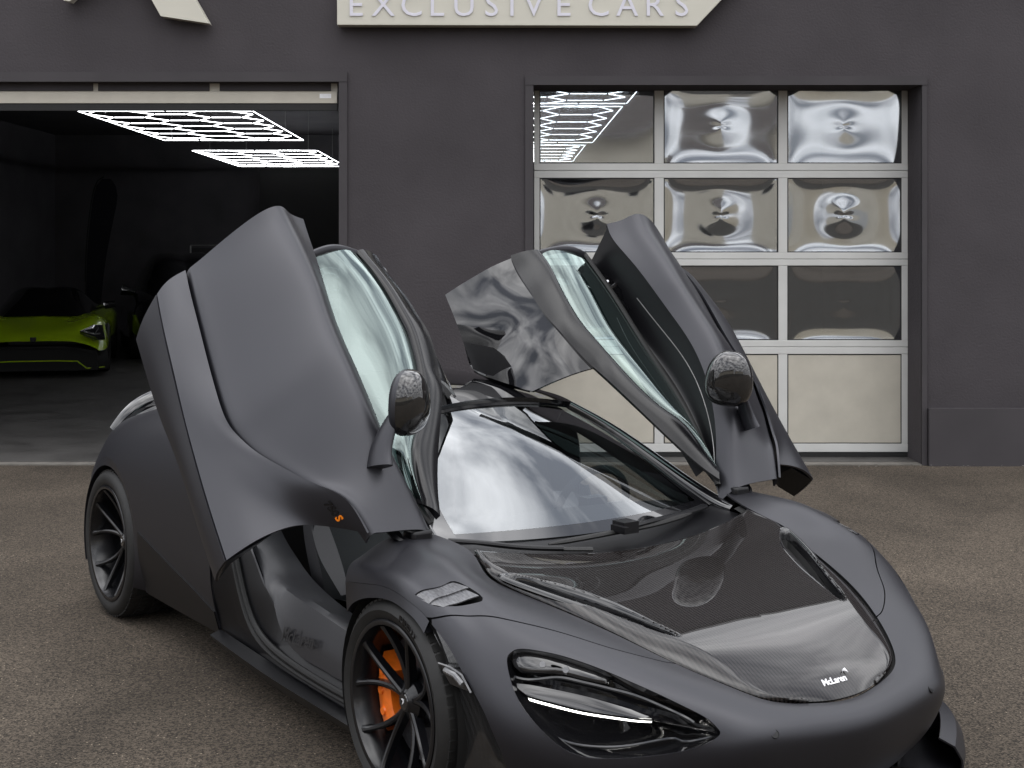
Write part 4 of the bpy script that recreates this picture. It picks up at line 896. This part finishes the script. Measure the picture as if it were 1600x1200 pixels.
for sgn in (-1, 1):
    fl = lambda P: np.asarray(P, float) * [1, -sgn, 1]
    q3 = trimmed(RQ, poly, [], .09, .006, sgn).build('rear_quarter', 'matte_paint', car, ang=40)
    o_ = surf(RQ, [p[0] for p in arcR], [p[1] for p in arcR]); a = np.linspace(R(-22), R(202), 60)
    inn = np.stack([-2.645 + .365 * np.cos(a), np.full(60, -.955), .345 + .365 * np.sin(a)], 1)
    mb = MB(); mb.grid(np.array([fl(o_), fl(o_ * .5 + inn * .5), fl(inn), fl(inn + [0, .06, 0])])); mb.build('arch_flange', 'matte_paint', car, ang=25)
    sk = [st_xz(-2.24, .47), st_xz(-1.86, .375), st_xz(-1.475, .275), st_xz(-1.475, .185), st_xz(-1.9, .185), st_xz(-2.24, .19)]
    trimmed(RQ, sk, [], .09, .006, sgn, off=.005).build('lower_skirt', 'satin_black', q3, ang=40)
    sk = [st_xz(-1.9, .42), st_xz(-1.68, .36), st_xz(-1.475, .39), st_xz(-1.475, .285), st_xz(-1.68, .33)]
    mb = MB(); hs_ = np.array([[(-2.661 + .38 * math.cos(t), y, .345 + .38 * math.sin(t)) for t in np.linspace(-.5, math.pi + .5, 40)] for y in (-.93, -.75, -.55)]); mb.grid(hs_ * [1, -sgn, 1]); k = mb.pts(hs_[2] * [1, -sgn, 1]); mb.face(range(k, k + 40)); mb.build('wheel_housing', 'liner_black', car)
# engine cover between the quarters and the tail panel
top = surf(RQ, np.linspace(0, 4, 24), np.zeros(24))
mb = MB(); mb.grid(np.array([[(p[0], p[1] * q_ , p[2] + .09 * (1 - q_ * q_) * (1 if p[0] > -2.6 else max(0, 1 + (p[0] + 2.6) / .7)) - .004) for q_ in np.linspace(-1, 1, 15)] for p in top])); mb.build('engine_cover', 'gloss_black', car, ang=60)
e_ = surf(RQ, np.full(20, 4.0), np.linspace(0, 6, 20)); mb = MB(); mb.grid(np.array([[(p[0] - .10 * (1 - q_ * q_), p[1] * q_, p[2]) for q_ in np.linspace(-1, 1, 15)] for p in e_])); mb.build('tail_panel', 'satin_black', car, ang=60)
# rear wing
wg = empty('rear_wing', car, loc=(-3.1, 0, .95))
WGs = []
for y in np.linspace(-1, 1, 41):
    w = abs(y) ** 6; yy = y * .80; zz = 1.035 - .03 * abs(y) ** 2 - .18 * w; xx = -3.08 + .04 * abs(y); ch_ = 1 - .75 * w
    WGs.append([(xx + .055 * ch_ + 3.1, yy, zz - .115 * ch_ - .95), (xx + .030 * ch_ + 3.1, yy, zz - .065 * ch_ - .95), (xx + .022 * ch_ + 3.1, yy, zz - .018 * ch_ - .95), (xx - .02 * ch_ + 3.1, yy, zz - .95)])
mb = MB(); mb.shell(gridnet(np.array(WGs), 60, 14), .022); mb.build('wing_blade', 'gloss_black', wg, ang=60)
lip_ = gridnet(np.array(WGs), 60, 14)[:, -1]; mb = MB(); mb.tube(lip_, .006, n=6); mb.build('wing_rim_glint', 'steel_grey', wg)  # pale grey rim stands in for the sky reflected along the wing edge
for y in (-.35, .35):
    mb = MB(); mb.shell(np.array([[(.05, y, -.10), (-.07, y, -.10)], [(.09, y, .03), (-.03, y, .05)]]), .02); mb.build('wing_mount', 'gloss_black', wg)
lw = np.array([[ (-2.96 + .06 - .06 * abs(y) ** 2, y * .74, .905 - .14 * abs(y) ** 5 + dz) for y in np.linspace(-1, 1, 21)] for dz in (.0, .05, .085)]); lw[1, :, 0] += .015
mb = MB(); mb.grid(lw - [-3.1, 0, .95]); mb.build('wing_underside', 'gloss_black', wg, ang=60)
# ------------------------------------------------------------------ wheels
def wheel(x, sgn, r, rim_r, width, yc, front):
    w = empty('wheel', car, loc=(x, sgn * yc, r))
    o = -1                                                     # build facing -y, mirror for the left side
    def put(mb, name, m, ang=32, parent=None):
        if sgn > 0: mb.mirror_y()
        return mb.build(name, m, parent or w, ang=ang)
    hw = width / 2
    mb = MB(); mb.lathe([(rim_r + .004, -hw + .012), (rim_r + .014, -hw + .004), (rim_r * .5 + r * .5, -hw - .004), (r - .022, -hw + .006), (r - .008, -hw + .022), (r - .001, -hw + .045), (r, 0), (r - .001, hw - .045), (r - .012, hw - .015), (r * .5 + rim_r * .5, hw), (rim_r + .004, hw - .012)], 96)
    ty = put(mb, 'tyre', 'tyre_rubber', ang=45)
    # tread blocks: sipes as small raised bars on the shoulder and centre ribs
    mb = MB(); n_ = 64
    for k in range(n_):
        a = 2 * math.pi * k / n_; d = np.array([math.cos(a), 0, math.sin(a)]); t_ = np.array([-math.sin(a), 0, math.cos(a)])
        for y0, y1, rr in ((-hw + .020, -hw + .062, r - .0035), (-hw + .072, -hw + .11, r + .0005), (-.012, .03, r + .001), (hw - .105, hw - .07, r + .0005)):
            pts = [d * (rr - (.004 if y0 == -hw + .02 else 0)) + t_ * (-.0125) + [0, y0, 0], d * (rr - (.004 if y0 == -hw + .02 else 0)) + t_ * .0105 + [0, y0, 0], d * rr + t_ * .0125 + [0, y1, 0], d * rr + t_ * (-.0105) + [0, y1, 0]]
            mb.prism([p + d * .0035 for p in pts], -d * .006)
    tr = put(mb, 'tread_block', 'tyre_rubber', parent=ty); tr['kind'] = 'stuff'
    mb = MB(); mb.lathe([(rim_r + .006, -hw + .010), (rim_r + .008, -hw + .004), (rim_r + .002, -hw + .000), (rim_r - .010, -hw + .003), (rim_r - .014, -hw + .016), (rim_r - .022, -hw + .030), (rim_r - .026, 0), (rim_r - .03, hw - .02), (rim_r + .004, hw - .012)], 96)
    put(mb, 'rim', 'wheel_black', ang=50)
    hub_y = -hw + (.062 if front else .085)
    for k in range(10):                                         # five twin spokes, curving out to the lip
        pr, sd_ = divmod(k, 2); a0 = 2 * math.pi * pr / 5 + .30; da = .135 if sd_ else -.135
        pts = []
        for q_ in np.linspace(0, 1, 10):
            rad = .036 + (rim_r - .052) * q_; a = a0 + da * (.35 + 2.05 * q_ ** 1.15)
            y = hub_y + .004 + (-hw + .012 - hub_y) * q_ ** 1.7
            pts.append((rad * math.cos(a), y, rad * math.sin(a)))
        pts = np.array(pts); T = np.gradient(pts, axis=0); T /= np.linalg.norm(T, axis=1)[:, None]
        G = []
        for p, t_, q_ in zip(pts, T, np.linspace(0, 1, 10)):
            rd = np.array([p[0], 0, p[2]]); rd /= np.linalg.norm(rd); tg = np.cross(rd, (0, 1, 0)); wd = .0115 - .0025 * q_ + (.005 if q_ > .93 else 0); dp = .030 - .010 * q_
            G.append([p + tg * wd * .9, p + tg * wd * .35 - [0, .005, 0], p - tg * wd * .35 - [0, .005, 0], p - tg * wd * .9, p - tg * wd + [0, dp, 0], p + tg * wd + [0, dp, 0]])
        mb = MB(); mb.grid(np.array(G), wrap=True); k0 = mb.pts(G[-1]); mb.face([k0 + i for i in range(6)]); put(mb, 'spoke', 'wheel_black', ang=25)
    mb = MB(); mb.lathe([(.001, hub_y - .008), (.030, hub_y - .008), (.036, hub_y - .002), (.060, hub_y + .012), (.066, hub_y + .04)], 40); put(mb, 'hub', 'wheel_black', ang=40)
    mb = MB(); mb.lathe([(.001, hub_y - .012), (.024, hub_y - .0115), (.027, hub_y - .007)], 32); cap = put(mb, 'centre_cap', 'gloss_black', ang=40)
    mb = MB(); mb.prism([(-.004, hub_y - .0125, -.008), (.006, hub_y - .0125, .0), (.008, hub_y - .0125, .009), (-.002, hub_y - .0125, .011), (-.010, hub_y - .0125, .008), (.001, hub_y - .0125, .004)], (0, -.0015, 0)); put(mb, 'cap_emblem', 'lettering_white', parent=cap)
    dr = rim_r * .80
    mb = MB(); mb.lathe([(.06, .0), (dr, .0), (dr + .002, .004), (dr + .002, .026), (dr, .03), (.06, .03)], 64); put(mb, 'brake_disc', 'brake_disc', ang=40)
    mb = MB(); mb.lathe([(.04, -.03), (.085, -.02), (.09, .0)], 40); put(mb, 'disc_bell', 'satin_black', parent=None)
    # caliper: towards the rear of the front wheel, seen between spokes
    A = np.linspace(R(150), R(222), 14) if front else np.linspace(R(-40), R(30), 14)
    G = []
    for a in A:
        e_ = 1.0
        ring = [(dr * .62, -.045), (dr * .72, -.055), (dr * .95, -.052), (dr * 1.06, -.035), (dr * 1.06, .04), (dr * .95, .05), (dr * .62, .045)]
        G.append([(q_ * math.cos(a), y, q_ * math.sin(a)) for q_, y in ring])
    mb = MB(); mb.grid(np.array(G), wrap=True)
    for gg in (G[0], G[-1]): k0 = mb.pts(gg); mb.face([k0 + i for i in range(7)])
    cl = put(mb, 'caliper', 'caliper_orange', ang=35)
    for a in A[2:-2:4]:
        mb = MB(); mb.tube([(dr * .84 * math.cos(a), -.052, dr * .84 * math.sin(a)), (dr * .84 * math.cos(a), -.060, dr * .84 * math.sin(a))], [.016, .013], n=12, up=(1, 0, 0)); put(mb, 'piston_cover', 'caliper_orange', parent=cl)
    return w
for sgn in (-1, 1):
    wheel(0, sgn, .322, .250, .245, .832, True)
    wheel(-2.66, sgn, .345, .262, .305, .805, False)
for ch_, an in zip('PIRELLI', (75, 71.8, 69.6, 66.2, 63.0, 60.0, 57.6)):      # tyre maker's name on the near front sidewall
    a = R(an); d_ = Vector((math.cos(a), 0, math.sin(a))); wl_ = next(c for c in car.children if c.name.startswith('wheel') and c.location.x > -.1 and c.location.y < 0 and c.type == 'EMPTY')
    lettering('sidewall_letter', ch_, .030, .0012, 'lettering_dark', wl_, d_ * .289 + Vector((0, -.1262, 0)), (d_.z, 0, -d_.x), d_, bold=.0006)
# ------------------------------------------------------------------ doors, swung up (built on the right side, mirrored for the left)
BELT = [(-1.035,-.742,1.834),(-.982,-.742,1.758),(-.85,-.765,1.639),(-.685,-.79,1.471),(-.555,-.795,1.344),(-.455,-.785,1.219),(-.373,-.76,1.072),(-.313,-.72,.931),(-.276,-.68,.823),(-.226,-.655,.739)]
GROOVE = [(-1.061,-1.192,1.640),(-.955,-1.209,1.539),(-.848,-1.217,1.409),(-.736,-1.223,1.274),(-.626,-1.227,1.165),(-.562,-1.205,1.100),(-.498,-1.170,1.052),(-.421,-1.115,1.011),(-.329,-1.045,.965),(-.241,-.976,.924),(-.178,-.925,.818)]
CRE = [(-1.046,-1.300,1.557),(-.885,-1.325,1.389),(-.729,-1.330,1.183),(-.550,-1.330,.951),(-.370,-1.325,.742)]
BOT = [(-1.152,-1.335,1.397),(-.922,-1.338,1.159),(-.751,-1.335,1.009),(-.599,-1.328,.828),(-.466,-1.316,.660)]
LFR = [(-.370,-1.325,.742),(-.353,-1.235,.792),(-.356,-1.145,.817),(-.348,-1.070,.826),(-.302,-.990,.825),(-.178,-.925,.818)]
RAIL = [(-1.145,-.439,1.702),(-1.059,-.428,1.642),(-.969,-.411,1.563),(-.884,-.403,1.481),(-.804,-.404,1.406),(-.726,-.423,1.334),(-.644,-.453,1.251),(-.550,-.507,1.146),(-.471,-.565,1.067),(-.405,-.623,1.000)]
FRA = [(-1.201,-.345,1.685),(-1.133,-.335,1.619),(-1.019,-.320,1.534),(-.921,-.315,1.451),(-.838,-.320,1.391),(-.742,-.345,1.306),(-.671,-.375,1.241),(-.601,-.405,1.183),(-.458,-.510,1.026),(-.327,-.595,.893),(-.226,-.645,.818)]
SEAL = [(-1.105,-.678,1.695),(-.934,-.705,1.515),(-.746,-.725,1.303),(-.557,-.735,1.111),(-.372,-.705,.929),(-.245,-.660,.798)]
CARD = [(-1.067,-.640,1.626),(-.906,-.660,1.442),(-.752,-.670,1.273),(-.657,-.680,1.169),(-.524,-.685,1.022),(-.324,-.660,.850)]
FLAP_IN = [(-1.362,-.11,1.523),(-1.217,-.11,1.328),(-1.155,-.115,1.220),(-1.0,-.13,1.180),(-.825,-.19,1.143)]
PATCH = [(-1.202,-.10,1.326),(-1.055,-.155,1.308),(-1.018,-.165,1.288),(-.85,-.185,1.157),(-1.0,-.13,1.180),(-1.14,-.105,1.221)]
ND = np.array([.54, .08, .83]); ND /= np.linalg.norm(ND)       # outward from the raised shoulder
def make_door(sgn):
    d = empty('door', car, loc=(-.22, sgn * .66, .75)); o = np.array([-.22, -.66, .75])
    def put(mb, name, m, ang=35, parent=None, fix=True):
        mb.v = [tuple(np.array(v) - o) for v in mb.v]
        if sgn > 0: mb.mirror_y()
        ob = mb.build(name, m, parent or d, ang=ang, fix=fix)
        return ob
    n = 60
    be, gr = curve(BELT, n), curve(GROOVE, n)
    tt = np.linspace(0, 1, n)[:, None]
    # upper skin: raised shoulder, hollowed towards the blade
    bul = np.interp(tt[:, 0], (0, .25, .55, .8, 1), (.135, .115, .095, .075, .045))[:, None]
    dip = np.interp(tt[:, 0], (0, .2, .5, .8, 1), (.004, .02, .045, .05, .012))[:, None]
    gu = gr - ND * dip + np.array([0, .02, 0]) * np.interp(tt[:, 0], (0, .3, 1), (0, 1, 1))[:, None]
    rowsU = []
    pw_ = np.interp(tt[:, 0], (0, .3, 1), (.70, 1, 1))[:, None]
    for fr_, sh in ((0, 0), (.07, .42), (.14, .78), (.22, .97), (.34, .95), (.50, .74), (.68, .44), (.84, .17), (.93, .04)):
        fq = (fr_ ** pw_) if fr_ > 0 else 0 * pw_
        rowsU.append(be * (1 - fq) + gr * fq + ND * bul * sh - ND * dip * .35 * max(0, fr_ - .6) / .33)
    rowsU.append(be * .035 + gr * .965 - ND * (dip * .5 + .012)); rowsU.append(gr - ND * (dip * .8 + .035) + np.array([0, .01, 0]))
    rowsU[0] = be
    mb = MB(); mb.shell(gridnet_lin(rowsU, 60), .008); put(mb, 'upper_skin', 'matte_paint', ang=40)
    # lower blade: from its free top edge to the crease, then the folded bottom band
    cr2, bo = curve(CRE, n), curve(BOT, n)
    lf = curve(LFR, 30)
    net_ = []
    for k, w in enumerate(np.linspace(0, 1, 6)):
        line = gr * (1 - w) + cr2 * w; e_ = lf[int(round((1 - w) * 29))]
        if 0 < w < 1: line = curve([line[0], line[10], line[20], line[30], line[38], line[45] * .8 + e_ * .2, e_], n)
        line = line + np.array([-.35, -.75, .56]) * .012 * math.sin(math.pi * w) * (1 - .6 * tt)
        net_.append(line)
    mb = MB(); mb.shell(gridnet_lin(net_, 26), .009); lo_ = put(mb, 'lower_blade', 'matte_paint', ang=40)
    mb = MB(); mb.shell(gridnet_lin([cr2, cr2 * .5 + bo * .5 - [.004, .008, .004], bo], 8), .009); put(mb, 'bottom_band', 'matte_paint', ang=40)
    # door closing surfaces
    se, ca = curve(SEAL, n), curve(CARD, n)
    mb = MB(); mb.grid(gridnet_lin([bo + [.004, .012, 0], bo * .55 + ca * .45 - ND * .06, ca - ND * .03 + [0, .03, 0]], 12)[:, :45]); put(mb, 'inner_panel', 'alcantara')
    mb = MB(); mb.grid(np.array([ca - ND * .03 + [0, .03, 0], ca, ca * .4 + se * .6 - ND * .004, se])); put(mb, 'door_card', 'alcantara', ang=50)
    # closed front end of the bottom band
    mb = MB(); ec = [bo[-1], cr2[-1], lf[9], np.array([-.42, -1.19, .775]), np.array([-.50, -1.26, .70])]; mb.prism([tuple(p_) for p_ in ec], (-.05, .03, .06)); put(mb, 'band_end', 'satin_black')
    # rear edge wall
    rr = curve([rowsU[i][0] for i in range(10)] + [gr[0], cr2[0], bo[0]], 30)
    mb = MB(); mb.grid(np.array([rr - [.0, .0, .004] - ND * .004, (rr * .6 + np.array([-.95, -.85, 1.5]) * .4)])); put(mb, 'rear_wall', 'satin_black')
    # valley between shoulder and glasshouse
    val = np.interp(tt[:, 0], (0, .3, .6, .85, 1), (.15, .12, .07, .03, .0))[:, None]
    va = [be * .975 + gu * .025 - ND * .003, be * .85 + se * .15 - ND * val * .75, be * .6 + se * .4 - ND * val * 1.0, be * .35 + se * .65 - ND * val * .75, be * .12 + se * .88 - ND * val * .18, se + ND * .004]
    mb = MB(); mb.grid(gridnet_lin(va, 30)); vo_ = put(mb, 'shoulder_valley', 'satin_black', ang=60)
    vg = gridnet_lin(va, 30)
    mb = MB(); sel = vg[8:26, 0:16] + ND * .003; yy, xx = np.mgrid[-1:1:18j, -1:1:16j]; 
    ring = np.array([vg[int(16 + 8.5 * math.sin(t) ), int(max(0, 8 + 8.5 * math.cos(t)))] + ND * .004 for t in np.linspace(0, 2 * math.pi, 41)[:-1]]); cen_ = ring.mean(0)
    mb.grid(np.array([np.vstack([ring, ring[:1]]), np.vstack([ring, ring[:1]]) * .85 + cen_ * .15 - ND * .012, np.vstack([ring, ring[:1]]) * .05 + cen_ * .95 - ND * .016])); la = put(mb, 'latch_recess', 'gloss_black', ang=60)
    mb = MB(); mb.tube([cen_ - ND * .005 + [.02, .02, .03], cen_ + ND * .012 + [.0, .0, .0], cen_ - ND * .005 - [.03, .02, .04]], .008, n=8); put(mb, 'latch', 'chrome', parent=la)
    # thin trim line on the valley side
    tl = vg[5, 14:58] + ND * .003; mb = MB(); mb.tube(tl, .0022, n=5); put(mb, 'trim_line', 'steel_grey')
    # belt seal
    mb = MB(); mb.tube(se + ND * .008 + [0, .004, 0], .013, n=8, flat=.7); put(mb, 'belt_seal', 'rubber_black')
    # glass frame strip, glass, rear frame
    ra, fa = curve(RAIL + [(-.30, -.66, .86)], n), curve(FRA, n)
    out_ = np.array([.35, -.25, .6]); out_ /= np.linalg.norm(out_)
    mb = MB(); mb.shell(gridnet_lin([fa, fa * .6 + ra * .4 + out_ * .010, fa * .15 + ra * .85 + out_ * .008, ra], 12), .022); put(mb, 'window_frame', 'frame_black', ang=40)
    mb = MB(); mb.tube(ra + out_ * .002, .009, n=8); put(mb, 'frame_seal', 'rubber_black')
    gm = ra * .5 + se * .5 + out_ * .022
    mb = MB(); mb.grid(gridnet_lin([curve(c_, n) for c_ in (ra - out_ * .004, ra * .9 + se * .1 + out_ * .020, ra * .78 + se * .22 + out_ * .032, ra * .6 + se * .4 + out_ * .036, ra * .35 + se * .65 + out_ * .026, ra * .15 + se * .85 + out_ * .012, se + out_ * .002)], 36)); gw = put(mb, 'window_glass', 'door_glass', ang=80)
    gn = sum((f.normal for f in gw.data.polygons), Vector()); ow = Vector((out_[0], out_[1] * -sgn, out_[2]))
    if gn.dot(ow) < 0: gw.data.flip_normals()
    rf_ = curve([ra[0], ra[0] * .5 + se[0] * .5 + out_ * .034, se[0]], 16)
    mb = MB(); mb.tube(rf_, .012, n=8, flat=1.4); put(mb, 'rear_frame', 'matte_paint')
    # roof panel carried by the door
    fl_in = curve(FLAP_IN, 34); fo = fa[:int(n * .60)]; fo = curve(fo[::3], 34) if len(fo[::3]) > 3 else fo
    fo = curve(FRA[:7], 34)
    upn = np.array([.35, .55, .75]); upn /= np.linalg.norm(upn)
    mb = MB(); mb.shell(gridnet_lin([fo * 1.0 + np.array([.006, -.022, .003]), fo * .75 + fl_in * .25 + upn * .006, fo * .5 + fl_in * .5 + upn * .008, fo * .25 + fl_in * .75 + upn * .006, fl_in], 24), .010, flip=True); rp_ = put(mb, 'roof_panel', 'gloss_black', ang=60)
    pt = np.array(PATCH) + upn * .006; mb = MB(); mb.prism([tuple(p) for p in pt], tuple(-upn * .03)); put(mb, 'roof_panel_patch', 'satin_black', parent=rp_)  # flat satin black patch set into the gloss roof panel
    # mirror on its stalk
    mi = empty('mirror', d, loc=(0, 0, 0))
    c0 = np.array([-.262, -.735, 1.213])
    ax = np.array([.10, -.06, .99]); ax /= np.linalg.norm(ax)                      # long axis
    fw = np.array([.82, .57, -.10]); fw -= ax * fw.dot(ax); fw /= np.linalg.norm(fw)   # towards the front (cap side)
    sd_ = np.cross(ax, fw)
    def shell_pt(u, v, k):
        cu, su, cv_, sv = math.cos(u), math.sin(u), math.cos(v), math.sin(v)
        e = lambda t, p: math.copysign(abs(t) ** p, t)
        f_ = e(cv_, .8) * e(cu, .9); s_ = e(cv_, .8) * e(su, .9); a_ = e(sv, .85)
        dep = .072 if f_ > 0 else .05
        return c0 + fw * f_ * dep + sd_ * s_ * (.094 - .012 * a_) + ax * a_ * .110
    U_ = np.linspace(-math.pi, math.pi, 41); V_ = np.linspace(-math.pi / 2, math.pi / 2, 25)
    G = np.array([[shell_pt(u, v, 0) for u in U_] for v in V_])
    mb = MB(); mb.grid(G[:, 10:31]); put(mb, 'mirror_cap', 'mirror_carbon', ang=80, parent=mi)
    mb = MB(); mb.grid(np.concatenate([G[:, 30:41], G[:, 1:11]], 1)); put(mb, 'mirror_housing', 'matte_paint', ang=80, parent=mi)
    mb = MB(); st_ = curve([(-.250,-.848,1.010),(-.262,-.835,1.06),(-.262,-.812,1.12),(-.258,-.785,1.175)], 14)
    mb.tube(st_, np.linspace(.058, .026, 14), n=14, flat=.45, up=(.2, -.9, .3)); put(mb, 'mirror_stalk', 'matte_paint', ang=60, parent=mi)
    # hinge hardware
    mb = MB(); mb.tube(curve([(-.30,-.79,.83),(-.26,-.80,.80),(-.22,-.79,.775),(-.21,-.76,.74)], 12), .022, n=8, flat=.6); put(mb, 'hinge_arm', 'satin_black')
    mb = MB(); mb.tube([(-.29,-.74,.84),(-.24,-.72,.75)], .012, n=8); put(mb, 'gas_strut', 'steel_grey')
    mb = MB(); mb.box((-.245, -.765, .735), (-.175, -.685, .80)); ob = put(mb, 'hinge_cover', 'satin_black'); bv = ob.modifiers.new('bevel', 'BEVEL'); bv.width = .012; bv.segments = 3
    # badge on the blade
    M_ = np.array([1, -sgn, 1]); rt = np.array([.676, -.025, -.815]); upv = net_[0][54] - net_[2][54]
    bg_ = gridnet_lin(net_, 26); tgt = np.array([-.222, -.953, .872]); k_ = np.argmin(((bg_ - tgt) ** 2).sum(2)); iu, iv = np.unravel_index(k_, bg_.shape[:2]); iu, iv = 3, 55
    bp_ = bg_[iu, iv]; nn_ = np.cross(bg_[iu + 1, iv] - bg_[iu - 1, iv], bg_[iu, iv + 1] - bg_[iu, iv - 1]); nn_ /= np.linalg.norm(nn_); nn_ *= np.sign(nn_.dot([-.35, -.75, .56])); rt = rt * (-sgn)
    rt = rt - nn_ * rt.dot(nn_); upv = np.cross(nn_, rt); upv = upv if upv.dot(net_[0][54] - net_[2][54]) > 0 else -upv
    rh = rt / np.linalg.norm(rt)
    for tx, mt, dx_ in (('750', 'lettering_dark', -.014), ('S', 'badge_orange', .026)):
        P_ = bp_ + nn_ * .010 + rh * dx_ - o
        r2, u2 = rt * M_, upv * M_
        if sgn < 0: lettering('blade_lettering', tx, .036, .0012, mt, d, P_, r2, u2, shear=.15, bold=.0012)
        else: lettering('blade_lettering', tx, .036, .0012, mt, d, P_ * M_, r2, u2, shear=.15, bold=.0012)
    if sgn > 0:                                            # pale script along the far blade
        i0 = 20; b0 = bg_[21, 40] * [1, -1, 1]; n0 = np.cross(bg_[22, 40] - bg_[20, 40], bg_[21, 41] - bg_[21, 39]); n0 /= np.linalg.norm(n0); n0 *= np.sign(n0.dot([-.35, -.75, .56])); n0 = n0 * [1, -1, 1]
        r0 = (bg_[21, 44] - bg_[21, 36]) * [1, -1, 1]; lettering('blade_script', 'McLaren', .058, .0008, 'lettering_white', d, b0 + n0 * .006 - o * M_, r0, np.cross(n0, r0), shear=.3)
    return d
make_door(-1); make_door(1)
